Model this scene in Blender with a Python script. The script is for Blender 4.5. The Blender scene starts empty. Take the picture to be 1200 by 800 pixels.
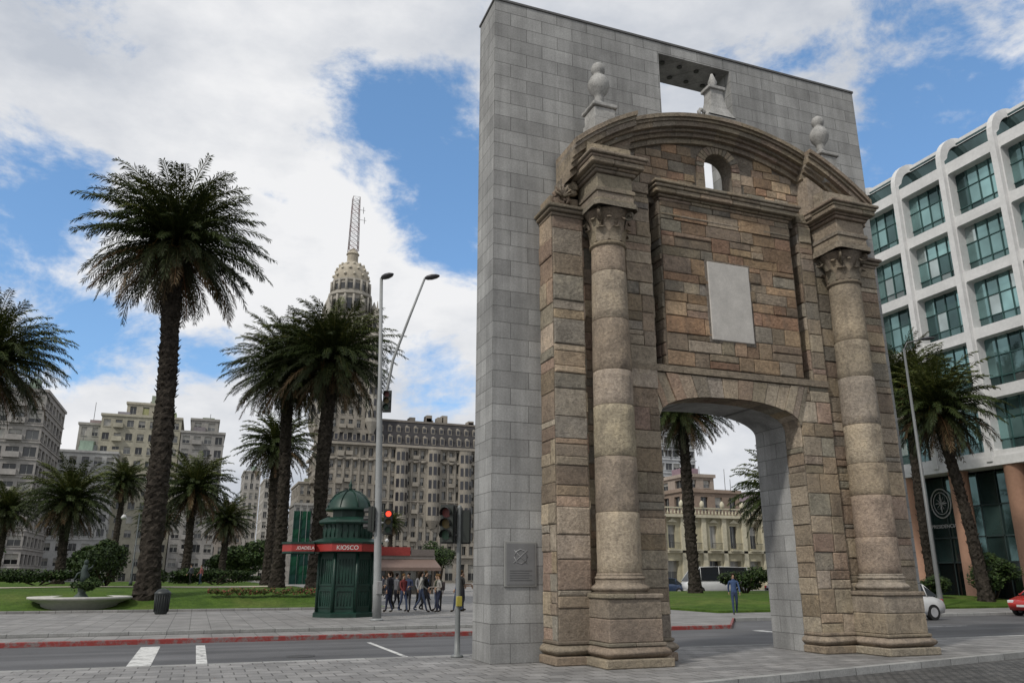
import bpy, bmesh, math, random
from mathutils import Vector, Matrix
R = random.Random(7)
scene = bpy.context.scene
rad = math.radians

# ------------------------------------------------------------------ helpers
class MB:
    def __init__(s):
        s.v=[]; s.f=[]; s.m=[]; s.c=[]; s.s=[]
    def add(s, vs, fs, m=0, c=(1,1,1), sm=False):
        b=len(s.v); s.v.extend(vs)
        for f in fs:
            s.f.append([b+i for i in f]); s.m.append(m); s.c.append(c); s.s.append(sm)
    def quad(s,a,b,c,d,m=0,col=(1,1,1)): s.add([a,b,c,d],[(0,1,2,3)],m,col)
    def box(s,x0,x1,y0,y1,z0,z1,m=0,c=(1,1,1)):
        s.add([(x0,y0,z0),(x1,y0,z0),(x1,y1,z0),(x0,y1,z0),(x0,y0,z1),(x1,y0,z1),(x1,y1,z1),(x0,y1,z1)],
              [(0,3,2,1),(4,5,6,7),(0,1,5,4),(1,2,6,5),(2,3,7,6),(3,0,4,7)],m,c)
    def cbox(s,x0,x1,y0,y1,z0,z1,b=.02,m=0,c=(1,1,1)):
        vs=[]
        for z,i in ((z0,b),(z0+b,0),(z1-b,0),(z1,b)):
            x0_,x1_,y0_,y1_=x0+i,x1-i,y0+i,y1-i
            k=b if i==0 else b*.6
            vs+=[(x0_+k,y0_,z),(x1_-k,y0_,z),(x1_,y0_+k,z),(x1_,y1_-k,z),(x1_-k,y1_,z),(x0_+k,y1_,z),(x0_,y1_-k,z),(x0_,y0_+k,z)]
        fs=[tuple(range(7,-1,-1)),tuple(range(24,32))]
        for r in range(3):
            for j in range(8):
                fs.append((r*8+j,r*8+(j+1)%8,(r+1)*8+(j+1)%8,(r+1)*8+j))
        s.add(vs,fs,m,c)
    def lathe(s,prof,cx,cy,seg=24,m=0,c=(1,1,1),sm=True,cap=True,a0=0,jit=0,cf=None):
        vs=[]
        for r,z in prof:
            for j in range(seg):
                a=a0+2*math.pi*j/seg
                rr=r+(R.uniform(-jit,jit) if jit else 0)
                vs.append((cx+rr*math.cos(a),cy+rr*math.sin(a),z))
        b=len(s.v); s.v.extend(vs)
        for i in range(len(prof)-1):
            cc=cf(i) if cf else c
            for j in range(seg):
                s.f.append([b+i*seg+j,b+i*seg+(j+1)%seg,b+(i+1)*seg+(j+1)%seg,b+(i+1)*seg+j]); s.m.append(m); s.c.append(cc); s.s.append(sm)
        if cap:
            s.f.append([b+j for j in range(seg-1,-1,-1)]); s.m.append(m); s.c.append(c); s.s.append(False)
            k=b+(len(prof)-1)*seg
            s.f.append([k+j for j in range(seg)]); s.m.append(m); s.c.append(c); s.s.append(False)
    def tube(s,pts,rs,seg=8,m=0,c=(1,1,1),sm=True):
        pts=[Vector(p) for p in pts]; n=len(pts); vs=[]
        for i,p in enumerate(pts):
            t=(pts[min(i+1,n-1)]-pts[max(i-1,0)]).normalized()
            ref=Vector((0,0,1)) if abs(t.z)<.9 else Vector((1,0,0))
            a=t.cross(ref).normalized(); b=t.cross(a)
            r=rs[i] if isinstance(rs,(list,tuple)) else rs
            for j in range(seg):
                w=2*math.pi*j/seg
                vs.append(tuple(p+a*(r*math.cos(w))+b*(r*math.sin(w))))
        fs=[]
        for i in range(n-1):
            for j in range(seg):
                fs.append((i*seg+j,i*seg+(j+1)%seg,(i+1)*seg+(j+1)%seg,(i+1)*seg+j))
        fs.append(tuple(range(seg-1,-1,-1))); fs.append(tuple((n-1)*seg+j for j in range(seg)))
        s.add(vs,fs,m,c,sm)
    def poly(s,pts,z0,z1,m=0,c=(1,1,1)):
        n=len(pts)
        vs=[(x,y,z0) for x,y in pts]+[(x,y,z1) for x,y in pts]
        fs=[tuple(n+i for i in range(n))]+[(i,(i+1)%n,n+(i+1)%n,n+i) for i in range(n)]
        s.add(vs,fs,m,c)
    def strip(s,xs,lo,hi,y0,y1,m=0,c=(1,1,1)):
        """prism between curves lo(x), hi(x), y0 (front) .. y1 (back)"""
        vs=[];n=len(xs)
        for x in xs: vs+=[(x,y0,lo(x)),(x,y0,hi(x)),(x,y1,hi(x)),(x,y1,lo(x))]
        fs=[(0,1,2,3),((n-1)*4+3,(n-1)*4+2,(n-1)*4+1,(n-1)*4)]
        for i in range(n-1):
            a=i*4;b=a+4
            for j in range(4): fs.append((a+j,b+j,b+(j+1)%4,a+(j+1)%4))
        s.add(vs,fs,m,c)

def lin(a,b,n): return [a+(b-a)*i/(n-1) for i in range(n)]

def root(name,loc=(0,0,0),rz=0):
    o=bpy.data.objects.new(name,None); scene.collection.objects.link(o)
    o.location=loc; o.rotation_euler=(0,0,rz); o.empty_display_size=.3
    return o
def mkmesh(name,mb,mats):
    me=bpy.data.meshes.new(name); me.from_pydata([tuple(v) for v in mb.v],[],mb.f)
    for m in mats: me.materials.append(m)
    me.polygons.foreach_set('material_index',mb.m)
    me.polygons.foreach_set('use_smooth',mb.s)
    ca=me.color_attributes.new('Col','FLOAT_COLOR','CORNER')
    arr=[]
    for f,c in zip(mb.f,mb.c):
        arr.extend((c[0],c[1],c[2],1.0)*len(f))
    ca.data.foreach_set('color',arr)
    me.update()
    return me
def obj(name,mb,mats,parent=None,loc=(0,0,0),rz=0):
    me=mb if isinstance(mb,bpy.types.Mesh) else mkmesh(name,mb,mats if isinstance(mats,(list,tuple)) else [mats])
    o=bpy.data.objects.new(name,me); scene.collection.objects.link(o)
    o.location=loc; o.rotation_euler=(0,0,rz)
    if parent: o.parent=parent
    return o

# ------------------------------------------------------------------ materials
def nt(name):
    m=bpy.data.materials.new(name); m.use_nodes=True
    t=m.node_tree; b=t.nodes['Principled BSDF']
    return m,t,b
def mul(t,a,bv,fac=1.0):
    n=t.nodes.new('ShaderNodeMix'); n.data_type='RGBA'; n.blend_type='MULTIPLY'; n.inputs[0].default_value=fac
    for i,x in ((6,a),(7,bv)):
        if hasattr(x,'is_linked'): t.links.new(x,n.inputs[i])
        else: n.inputs[i].default_value=(*x,1)
    return n.outputs[2]
def noise(t,vec,scale,detail=4,rough=.6):
    n=t.nodes.new('ShaderNodeTexNoise'); n.inputs['Scale'].default_value=scale
    n.inputs['Detail'].default_value=detail; n.inputs['Roughness'].default_value=rough
    if vec: t.links.new(vec,n.inputs['Vector'])
    return n.outputs[0]
def ramp(t,fac,stops):
    n=t.nodes.new('ShaderNodeValToRGB'); t.links.new(fac,n.inputs[0])
    e=n.color_ramp.elements
    while len(e)<len(stops): e.new(.5)
    for i,(p,c) in enumerate(stops):
        e[i].position=p; e[i].color=(*c,1) if not isinstance(c,(int,float)) else (c,c,c,1)
    return n.outputs[0]
def bump(t,b,h,strength=.4,dist=.02):
    n=t.nodes.new('ShaderNodeBump'); n.inputs['Strength'].default_value=strength; n.inputs['Distance'].default_value=dist
    t.links.new(h,n.inputs['Height']); t.links.new(n.outputs[0],b.inputs['Normal'])
def ocoord(t,kind='Object'):
    return t.nodes.new('ShaderNodeTexCoord').outputs[kind]
def pmat(name,base=(.5,.5,.5),rough=.8,ns=3,na=.2,attr=True,metal=0,bs=0,bdist=.01,spec=.3,fine=None,trans=0):
    m,t,b=nt(name); co=ocoord(t)
    nz=noise(t,co,ns)
    col=ramp(t,nz,[(.3,(1-na,)*3),(.7,(1+na*.6,)*3)])
    col=mul(t,col,base)
    if fine:
        f2=noise(t,co,fine[0],3,.7); col=mul(t,col,ramp(t,f2,[(.3,(1-fine[1],)*3),(.7,(1+fine[1]*.5,)*3)]))
    if attr:
        a=t.nodes.new('ShaderNodeVertexColor'); a.layer_name='Col'; col=mul(t,col,a.outputs[0])
    t.links.new(col,b.inputs['Base Color'])
    b.inputs['Roughness'].default_value=rough; b.inputs['Metallic'].default_value=metal
    b.inputs['Specular IOR Level'].default_value=spec
    if bs: bump(t,b,noise(t,co,fine[0] if fine else ns*6,4,.65),bs,bdist)
    return m

def stone_mat():
    m,t,b=nt('sandstone'); co=ocoord(t)
    a=t.nodes.new('ShaderNodeVertexColor'); a.layer_name='Col'
    n1=noise(t,co,2.4,6,.68); n2=noise(t,co,15,6,.75); n3=noise(t,co,.6,4,.6)
    col=mul(t,a.outputs[0],ramp(t,n1,[(.28,(.66,.64,.62)),(.5,(1.05,1.03,1.0)),(.72,(1.42,1.36,1.25))]))
    col=mul(t,col,ramp(t,n2,[(.3,(.6,.6,.6)),(.6,(1.16,1.16,1.16))]))
    st=ramp(t,n3,[(.46,0),(.66,1)])
    mp=t.nodes.new('ShaderNodeMapping'); mp.inputs['Scale'].default_value=(4,4,.5); t.links.new(co,mp.inputs[0])
    st2=ramp(t,noise(t,mp.outputs[0],1.0,5,.7),[(.48,0),(.72,.9)])
    mm=t.nodes.new('ShaderNodeMath'); mm.operation='MAXIMUM'; t.links.new(st,mm.inputs[0]); t.links.new(st2,mm.inputs[1])
    m2=t.nodes.new('ShaderNodeMath'); m2.operation='MULTIPLY'; m2.inputs[1].default_value=.48; t.links.new(mm.outputs[0],m2.inputs[0])
    mx=t.nodes.new('ShaderNodeMix'); mx.data_type='RGBA'; t.links.new(m2.outputs[0],mx.inputs[0]); t.links.new(col,mx.inputs[6]); mx.inputs[7].default_value=(.12,.108,.093,1)
    t.links.new(mx.outputs[2],b.inputs['Base Color']); b.inputs['Roughness'].default_value=.92; b.inputs['Specular IOR Level'].default_value=.15
    h=t.nodes.new('ShaderNodeMath'); h.operation='ADD'; t.links.new(n2,h.inputs[0]); t.links.new(n1,h.inputs[1])
    bump(t,b,h.outputs[0],1.0,.05)
    return m

def brick_mat(name,vecmode,bw,bh,c1,c2,mortar,ms=.012,rough=.8,offset=.5,bstr=.4,stain=.3,freq=2,streak=False):
    m,t,b=nt(name); co=ocoord(t)
    sp=t.nodes.new('ShaderNodeSeparateXYZ'); t.links.new(co,sp.inputs[0])
    cb=t.nodes.new('ShaderNodeCombineXYZ')
    if vecmode=='wall':
        ad=t.nodes.new('ShaderNodeMath'); ad.operation='ADD'
        t.links.new(sp.outputs[0],ad.inputs[0]); t.links.new(sp.outputs[1],ad.inputs[1])
        t.links.new(ad.outputs[0],cb.inputs[0]); t.links.new(sp.outputs[2],cb.inputs[1])
    else:
        t.links.new(sp.outputs[0],cb.inputs[0]); t.links.new(sp.outputs[1],cb.inputs[1])
    br=t.nodes.new('ShaderNodeTexBrick'); t.links.new(cb.outputs[0],br.inputs['Vector'])
    br.inputs['Scale'].default_value=1; br.inputs['Brick Width'].default_value=bw; br.inputs['Row Height'].default_value=bh
    br.inputs['Mortar Size'].default_value=ms; br.inputs['Mortar Smooth'].default_value=.3
    br.offset=offset; br.offset_frequency=freq
    br.inputs['Color1'].default_value=(*c1,1); br.inputs['Color2'].default_value=(*c2,1); br.inputs['Mortar'].default_value=(*mortar,1)
    n1=noise(t,co,1.0,5,.65); n2=noise(t,co,26,4,.7)
    col=mul(t,br.outputs[0],ramp(t,n1,[(.3,(1-stain,)*3),(.7,(1+stain*.4,)*3)]))
    col=mul(t,col,ramp(t,n2,[(.3,(.78,)*3),(.7,(1.12,)*3)]))
    if streak:
        mp=t.nodes.new('ShaderNodeMapping'); mp.inputs['Scale'].default_value=(2.5,2.5,.18); t.links.new(co,mp.inputs[0])
        col=mul(t,col,ramp(t,noise(t,mp.outputs[0],1,4,.65),[(.35,(.74,.74,.74)),(.6,(1.04,1.04,1.04))]))
    t.links.new(col,b.inputs['Base Color']); b.inputs['Roughness'].default_value=rough; b.inputs['Specular IOR Level'].default_value=.3
    inv=t.nodes.new('ShaderNodeMath'); inv.operation='MULTIPLY_ADD'; t.links.new(br.outputs['Fac'],inv.inputs[0]); inv.inputs[1].default_value=-1.2
    t.links.new(n2,inv.inputs[2]); bump(t,b,inv.outputs[0],bstr,.015)
    return m

M_stone=stone_mat()
M_gran=brick_mat('granite_cladding','wall',.82,.36,(.275,.275,.268),(.38,.38,.37),(.15,.15,.145),.009,.75,.5,.35,.28,2,True)
M_urn=pmat('urn_stone',(.36,.355,.34),.85,4,.3,False,bs=.4,fine=(25,.3))
M_marble=pmat('marble_tablet',(.46,.44,.41),.6,3,.15,False,bs=.15,fine=(30,.12))
M_pav=brick_mat('paving_setts','floor',.40,.40,(.20,.197,.193),(.30,.293,.285),(.10,.097,.093),.014,.7,.5,.5,.38)
M_pav2=brick_mat('plaza_slabs','floor',.6,.6,(.22,.215,.208),(.28,.272,.262),(.12,.117,.112),.014,.75,.0,.3,.35)
M_cob=brick_mat('cobbles','floor',.2,.12,(.08,.08,.08),(.15,.147,.142),(.03,.03,.03),.014,.6,.5,1.0,.35)
M_kerb=brick_mat('kerb_granite','floor',1.0,5,(.27,.27,.26),(.36,.36,.35),(.1,.1,.1),.01,.8,0,.3,.3)
def asphalt():
    m,t,b=nt('asphalt'); co=ocoord(t)
    n1=noise(t,co,.35,5,.6); n2=noise(t,co,40,3,.8)
    mp=t.nodes.new('ShaderNodeMapping'); mp.inputs['Scale'].default_value=(.05,1.4,1); t.links.new(co,mp.inputs[0])
    n3=noise(t,mp.outputs[0],1,4,.5)
    c=mul(t,(.095,.095,.098),ramp(t,n1,[(.3,(.7,)*3),(.7,(1.2,)*3)]))
    c=mul(t,c,ramp(t,n2,[(.3,(.7,)*3),(.7,(1.3,)*3)])); c=mul(t,c,ramp(t,n3,[(.35,(.72,)*3),(.6,(1.12,)*3)]))
    t.links.new(c,b.inputs['Base Color']); b.inputs['Roughness'].default_value=.7; bump(t,b,n2,.5,.01)
    return m
M_asph=asphalt()
def worn(name,col,under,lo=.42,hi=.58):
    m,t,b=nt(name); co=ocoord(t)
    f=ramp(t,noise(t,co,3.5,6,.75),[(lo,0),(hi,1)])
    mx=t.nodes.new('ShaderNodeMix'); mx.data_type='RGBA'; t.links.new(f,mx.inputs[0]); mx.inputs[6].default_value=(*under,1); mx.inputs[7].default_value=(*col,1)
    t.links.new(mul(t,mx.outputs[2],ramp(t,noise(t,co,20,4,.7),[(.3,(.75,)*3),(.7,(1.05,)*3)])),b.inputs['Base Color']); b.inputs['Roughness'].default_value=.8
    return m
M_white=worn('road_paint',(.62,.62,.60),(.12,.12,.12),.34,.50)
M_redk=worn('red_kerb_paint',(.27,.04,.035),(.20,.18,.175),.40,.54)
def grassm():
    m,t,b=nt('grass'); co=ocoord(t)
    n1=noise(t,co,.25,5,.65); n2=noise(t,co,9,4,.75); n3=noise(t,co,1.3,4,.6)
    c=ramp(t,n1,[(.3,(.05,.10,.016)),(.5,(.08,.145,.025)),(.72,(.125,.16,.045))])
    c=mul(t,c,ramp(t,n2,[(.3,(.5,.54,.5)),(.7,(1.25,1.2,1.15))])); c=mul(t,c,ramp(t,n3,[(.35,(.7,.72,.7)),(.65,(1.15,1.1,1.1))]))
    t.links.new(c,b.inputs['Base Color']); b.inputs['Roughness'].default_value=.9; b.inputs['Specular IOR Level'].default_value=.1
    bump(t,b,n2,1,.08); return m
M_grass=grassm()
def leafm():
    m,t,b=nt('foliage'); a=t.nodes.new('ShaderNodeVertexColor'); a.layer_name='Col'
    t.links.new(a.outputs[0],b.inputs['Base Color']); b.inputs['Roughness'].default_value=.55; b.inputs['Specular IOR Level'].default_value=.16
    return m
M_leaf=leafm()
M_trunk=pmat('palm_trunk',(1,1,1),.95,3,.35,True,bs=1,bdist=.08,fine=(9,.45),spec=.1)
M_wall=pmat('render_wall',(1,1,1),.9,.35,.2,True,fine=(2.5,.16),spec=.15)
M_glass=pmat('window_glass',(1,1,1),.12,.5,.1,True,spec=.6)
M_metal=pmat('painted_metal',(1,1,1),.45,4,.12,True,spec=.5)
M_plain=pmat('generic',(1,1,1),.7,5,.12,True)
M_cloth=pmat('cloth',(1,1,1),.9,12,.15,True,spec=.1)
M_kgreen=pmat('kiosk_green_paint',(.009,.036,.025),.45,2.5,.35,False,spec=.4)
def tealglass():
    m,t,b=nt('tower_glass'); co=ocoord(t)
    a=t.nodes.new('ShaderNodeVertexColor'); a.layer_name='Col'
    t.links.new(mul(t,a.outputs[0],ramp(t,noise(t,co,.35,3,.5),[(.35,(.6,)*3),(.65,(1.2,)*3)])),b.inputs['Base Color'])
    b.inputs['Roughness'].default_value=.05; b.inputs['Metallic'].default_value=.7; b.inputs['Specular IOR Level'].default_value=.8
    return m
M_teal=tealglass()
def emis(name,col,s):
    m,t,b=nt(name); b.inputs['Base Color'].default_value=(*col,1); b.inputs['Emission Color'].default_value=(*col,1); b.inputs['Emission Strength'].default_value=s; return m
M_redlamp=emis('red_lens_lit',(1,.06,.03),2.0)

# ------------------------------------------------------------------ ground
g=MB(); g.add([(-3000,-3000,-.16),(3000,-3000,-.16),(3000,3000,-.16),(-3000,3000,-.16)],[(0,1,2,3)])
obj('ground',g,pmat('far_ground',(.16,.155,.14),.95,.02,.3,False))
g=MB(); g.add([(-120,1.9,-.12),(120,1.9,-.12),(120,13.1,-.12),(-120,13.1,-.12)],[(0,1,2,3)]); obj('road',g,M_asph)
PV=[(-80,1.86),(-80,-60),(-9,-60),(-4.5,-4.9),(2.3,-3.55),(12.2,-1.55),(20,0.0),(60,0.9),(60,1.86)]
g=MB(); g.poly(PV,-.15,0); obj('pavement',g,M_pav)
g=MB(); g.add([(-9,-60,-.116),(90,-60,-.116),(90,1.8,-.116),(-9,1.8,-.116)],[(0,1,2,3)]); obj('cobbled_street',g,M_cob)
g=MB()
g.cbox(-80,60,1.86,2.04,-.15,.006,.015)
e=[(-4.5,-4.9),(2.3,-3.55),(12.2,-1.55),(20,0.0),(60,0.9)]
for (x0,y0),(x1,y1) in zip(e[:-1],e[1:]):
    d=Vector((x1-x0,y1-y0)).normalized(); nx,ny=d.y*.17,-d.x*.17
    g.poly([(x0,y0),(x0+nx,y0+ny),(x1+nx,y1+ny),(x1,y1)],-.15,.005)
obj('kerb',g,M_kerb)
g=MB(); g.poly([(-120,9.2),(12,9.2),(15,13.2),(120,13.2),(120,260),(-120,260)],-.15,0); obj('plaza_pavement',g,M_pav2)
g=MB(); g.cbox(-120,12,9.10,9.196,-.15,.006,.015)
g.poly([(12,9.08),(15,13.08),(15,13.19),(12,9.19)],-.15,.006)
obj('red_kerb',g,M_redk)
g=MB(); g.cbox(15,120,13.0,13.19,-.15,.006,.015); g.cbox(-120,8,10.9,11.1,0,.1,.01); obj('stone_kerb',g,M_kerb)
g=MB(); g.box(-120,8,11.1,24.9,.0,.09); g.cbox(-120,4.1,24.9,25.1,0,.2,.02)
obj('sidewalk',g,M_pav2)
g=MB()
z=-.116
for x0,x1,y0,y1 in ((-6.5,-6.05,2.6,8.2),(-5.2,-4.98,2.6,8.2),(-.88,-.76,2.4,7.6),(12.0,12.4,2.6,8),(-22.3,-22.1,2.5,8.5)):
    g.add([(x0,y0,z),(x1,y0,z),(x1,y1,z),(x0,y1,z)],[(0,1,2,3)])
for k in range(14):
    x0=14+k*5; g.add([(x0,7.4,z),(x0+2,7.4,z),(x0+2,7.52,z),(x0,7.52,z)],[(0,1,2,3)])
obj('road_markings',g,M_white)
g=MB(); g.lathe([(.32,-.119),(.32,-.113)],-3.0,4.3,20,0,(.05,.05,.05)); g.lathe([(.28,.0),(.28,.004)],-4.3,-2.6,20,0,(.12,.12,.12)); obj('manhole_cover',g,M_metal)
g=MB()
for (x,y,a,b_) in ((-12,4.2,1.8,.9),(2.5,6.4,2.4,.7),(-17,6.6,3,1),(16,6,2,1.2)):
    g.add([(x,y,-.1175),(x+a,y+.05,-.1175),(x+a-.1,y+b_,-.1175),(x-.05,y+b_,-.1175)],[(0,1,2,3)])
obj('asphalt_patches',g,pmat('asphalt_patch',(.055,.055,.057),.9,3,.3,False,bs=.4,fine=(40,.3)))
g=MB()
for q in range(260):
    x=R.uniform(-9,12); y=R.choice((R.uniform(-3.2,-.1) if x<9 else R.uniform(-1.4,1.5),R.uniform(.2,1.8))) 
    if x>-.2 and x<11.2 and y>-1.7 and y<1.2: continue
    a=R.uniform(0,6.28); l=R.uniform(.015,.04); g.add([(x,y,.004),(x+l*math.cos(a),y+l*math.sin(a),.012),(x+l*.5*math.cos(a+1),y+l*.5*math.sin(a+1),.007)],[(0,1,2)],0,(.14*R.uniform(.5,1.5),.10,.05))
obj('fallen_leaves',g,M_cloth)

def ss(a,b,x):
    t=max(0,min(1,(x-a)/(b-a))); return t*t*(3-2*t)
def lawn_h(x,y):
    e=ss(25,31,y)*(1-ss(1.5,4.0,x))
    return .12+.76*e+.05*math.sin(x*.4)*math.sin(y*.3)*e
def grid(name,x0,x1,y0,y1,nx,ny,h,mat):
    g=MB(); vs=[];fs=[]
    for j in range(ny+1):
        for i in range(nx+1):
            x=x0+(x1-x0)*i/nx; y=y0+(y1-y0)*j/ny; vs.append((x,y,h(x,y)))
    for j in range(ny):
        for i in range(nx):
            a=j*(nx+1)+i; fs.append((a,a+1,a+nx+2,a+nx+1))
    g.add(vs,fs,0,(1,1,1),True)
    b=[(x0,y0),(x1,y0),(x1,y1),(x0,y1)]
    for (xa,ya),(xb,yb) in zip(b,b[1:]+b[:1]):
        for k in range(40):
            p=(xa+(xb-xa)*k/40,ya+(yb-ya)*k/40); q=(xa+(xb-xa)*(k+1)/40,ya+(yb-ya)*(k+1)/40)
            g.quad((*p,0),(*q,0),(*q,h(*q)),(*p,h(*p)))
    return obj(name,g,mat)
grid('lawn',-75,4,25.1,110,60,80,lawn_h,M_grass)
def lh2(x,y): return .1+.35*ss(17,24,y)*ss(17,21,x)*(1-ss(40,42,x))
grid('lawn',17,42,17,43,40,40,lh2,M_grass)
g=MB(); n=40
for k in range(n):
    xa=-30+33*k/n; xb=-30+33*(k+1)/n
    f=lambda x:47+2*math.sin(x*.12)
    g.quad((xa,f(xa),lawn_h(xa,f(xa))+.03),(xb,f(xb),lawn_h(xb,f(xb))+.03),(xb,f(xb)+5,lawn_h(xb,f(xb)+5)+.03),(xa,f(xa)+5,lawn_h(xa,f(xa)+5)+.03))
obj('garden_path',g,pmat('path_gravel',(.42,.37,.30),.9,2,.2,False))

# ------------------------------------------------------------------ monument
slab=root('granite_slab_frame')
s=MB()
T=1.1; W=11.03; H=15.05
DX0,DX1=3.65,7.42; DC=(DX0+DX1)/2; DH=(DX1-DX0)/2
def arch(x): 
    t=min(1,abs((x-DC)/DH)); return 4.95+.5*math.sqrt(max(0,1-t**2.4))
HX0,HX1,HZ0,HZ1=4.54,6.75,10.75,14.72
k=lambda v:(lambda x:v)
s.strip([0,DX0],k(0),k(H),0,T); s.strip([DX1,W],k(0),k(H),0,T)
axs=[DC-DH*math.cos(math.pi*i/32) for i in range(33)]
s.strip(axs,arch,k(HZ0),0,T)
s.strip([DX0,HX0],k(HZ0),k(H),0,T); s.strip([HX1,DX1],k(HZ0),k(H),0,T); s.strip([HX0,HX1],k(HZ1),k(H),0,T)
obj('slab_walls',s,M_gran,slab)
s=MB(); s.cbox(-.03,W+.03,-.03,T+.03,H,H+.07,.01); obj('slab_coping',s,pmat('coping',(.12,.12,.12),.7,3,.2,False),slab)
s=MB()  # round soffit holes as dark discs, the shade inside put into their colour
for i in range(4):
    for j in range(2):
        s.lathe([(.07,HZ1-.03),(.07,HZ1-.004)],HX0+.3+i*.53,.3+j*.5,12,0,(.03,.03,.03))
obj('soffit_hole_discs',s,M_metal,slab)
pq=root('wall_plaque',(0,0,0)); s=MB()
s.cbox(.27,.96,-.035,-.003,1.40,2.27,.012,0,(.22,.22,.21)); s.cbox(.31,.92,-.045,-.034,1.44,2.23,.006,0,(.15,.15,.15))
for i in range(5): s.box(.38,.85-.06*(i%2),-.049,-.0455,1.52+i*.045,1.535+i*.045,0,(.08,.08,.08))
pts=[(.61+.14*math.cos(a*.8),-.05,1.98+.14*math.sin(a*.8)) for a in range(9)]
s.tube(pts,.008,5,0,(.3,.3,.3)); s.tube([(.45,-.05,1.85),(.75,-.05,2.1)],.006,4,0,(.3,.3,.3)); s.tube([(.47,-.05,2.1),(.75,-.05,1.84)],.006,4,0,(.3,.3,.3))
obj('plaque_panel',s,M_metal,pq)

gate=root('stone_city_gate')
PAL=[(.325,.275,.215),(.345,.28,.21),(.29,.26,.215),(.38,.325,.25),(.305,.245,.185),(.27,.25,.215),(.345,.295,.235),(.245,.20,.155),(.40,.35,.28),(.33,.25,.20),(.30,.225,.175)]
def sc(k=1,var=1):
    c=R.choice(PAL); f=(1+R.uniform(-.24,.22)*var)*k
    if var<1: c=(.33*.55+c[0]*.45,.285*.55+c[1]*.45,.228*.55+c[2]*.45)
    return (c[0]*f,c[1]*f*R.uniform(.98,1.02),c[2]*f*R.uniform(.95,1.04))
def blocks(mb,u0,u1,z0,z1,P,ch=(.26,.42),bl=(.38,.85),mask=None,dp=(.012,.05),gap=.008,f=1,warm=0):
    z=z0
    while z<z1-.02:
        h=R.uniform(*ch); 
        if z+h>z1-.14: h=z1-z
        a=u0; 
        while a<u1-.02:
            l=R.uniform(*bl)
            if a+l>u1-.2: l=u1-a
            if (mask is None) or mask(a,a+l,z,z+h):
                sub=[(z,z+h)] if (h<.3 or R.random()>.22) else ([(z,z+h*.5),(z+h*.5,z+h)] if R.random()<.5 else [(z,z+h*.68),(z+h*.68,z+h)])
                for q0,q1 in sub:
                    d=R.uniform(*dp); b=R.uniform(.012,.028); jt=lambda:R.uniform(-.011,.011)
                    A=[(a+gap,q0+gap),(a+l-gap,q0+gap),(a+l-gap,q1-gap),(a+gap,q1-gap)]
                    B=[(a+gap+b+jt(),q0+gap+b+jt()),(a+l-gap-b+jt(),q0+gap+b+jt()),(a+l-gap-b+jt(),q1-gap-b+jt()),(a+gap+b+jt(),q1-gap-b+jt())]
                    vs=[P(*p,0) for p in A]+[P(*p,d*.7) for p in A]+[P(*p,d+R.uniform(-.006,.006)) for p in B]
                    fs=[(8,9,10,11)]
                    for i in range(4):
                        j=(i+1)%4; fs+= [(i,j,4+j,4+i),(4+i,4+j,8+j,8+i)]
                    c=sc(f)
                    if warm and R.random()<.6: c=(c[0]*1.08,c[1]*.94,c[2]*.83)
                    mb.add(vs,fs,0,c)
            a+=l
        z+=h
def PF(n): return lambda a,z,d:(a,-(n+d),z)
def PL(x): return lambda a,z,d:(x-d,-a,z)
def PR(x): return lambda a,z,d:(x+d,-a,z)
MORT=(.21,.185,.155)
body=MB(); core=MB()
def pier(x0,x1,z0,z1,n,left=True,right=True,bl=(.38,.8),ch=(.3,.52),f=1,warm=0):
    core.box(x0,x1,-(n-.004),-.004,z0,z1,0,MORT)
    blocks(body,x0,x1,z0,z1,PF(n),ch,bl,f=f,warm=warm)
    if left: blocks(body,.0,n,z0,z1,PL(x0),ch,(.35,.6),f=f)
    if right: blocks(body,.0,n,z0,z1,PR(x1),ch,(.35,.6),f=f)
pier(1.12,1.84,.42,9.2,.68,True,True,(.7,.75),(.32,.6),1.12)
pier(1.86,2.93,.42,9.46,.5,False,False)
pier(2.95,3.63,.42,10.1,.58,True,True,(.3,.7),f=1.05)
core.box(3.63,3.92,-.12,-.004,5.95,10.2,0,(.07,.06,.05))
pier(3.92,7.64,6.1,10.1,.60,True,True,(.3,1.05),(.2,.42),.86,1)
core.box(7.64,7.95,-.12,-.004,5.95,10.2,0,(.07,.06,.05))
pier(7.44,8.35,.42,5.95,.56,True,True,(.35,.6),f=1.05)
pier(7.97,8.35,5.97,10.1,.56,True,True,(.35,.4))
pier(8.36,9.45,.42,9.46,.5,False,False)
pier(9.47,10.2,.42,9.2,.68,True,True,(.7,.75),(.32,.6),1.08)
core.strip(axs,arch,k(5.97),-.54,-.004,0,MORT)
NV=15
for i in range(NV):
    a0=-math.cos(math.pi*(.03+.94*i/NV)); a1=-math.cos(math.pi*(.03+.94*(i+1)/NV))
    if i==0:a0=-1
    if i==NV-1:a1=1
    xa,xb=DC+DH*a0,DC+DH*a1
    ta=max(3.3,min(7.78,DC+DH*a0*1.16)); tb=max(3.3,min(7.78,DC+DH*a1*1.16))
    g_=.007; d=R.uniform(.585,.625)
    F=[(xa+g_,arch(xa)+.004),(xb-g_,arch(xb)+.004),(tb-g_,5.9),(ta+g_,5.9)]
    vs=[(x,-.5,z) for x,z in F]+[(x,-d,z) for x,z in F]
    body.add(vs,[(4,5,6,7),(0,1,5,4),(1,2,6,5),(2,3,7,6),(3,0,4,7)],0,sc(1.05))
    body.quad((xa+g_,-.58,arch(xa)-.006),(xb-g_,-.58,arch(xb)-.006),(xb-g_,-.01,arch(xb)-.006),(xa+g_,-.01,arch(xa)-.006),0,sc(.9))
core.box(2.96,8.34,-.63,-.01,5.93,6.08,0,(.27,.23,.18))
AC,AR,AT=5.75,6.45,12.52
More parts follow.
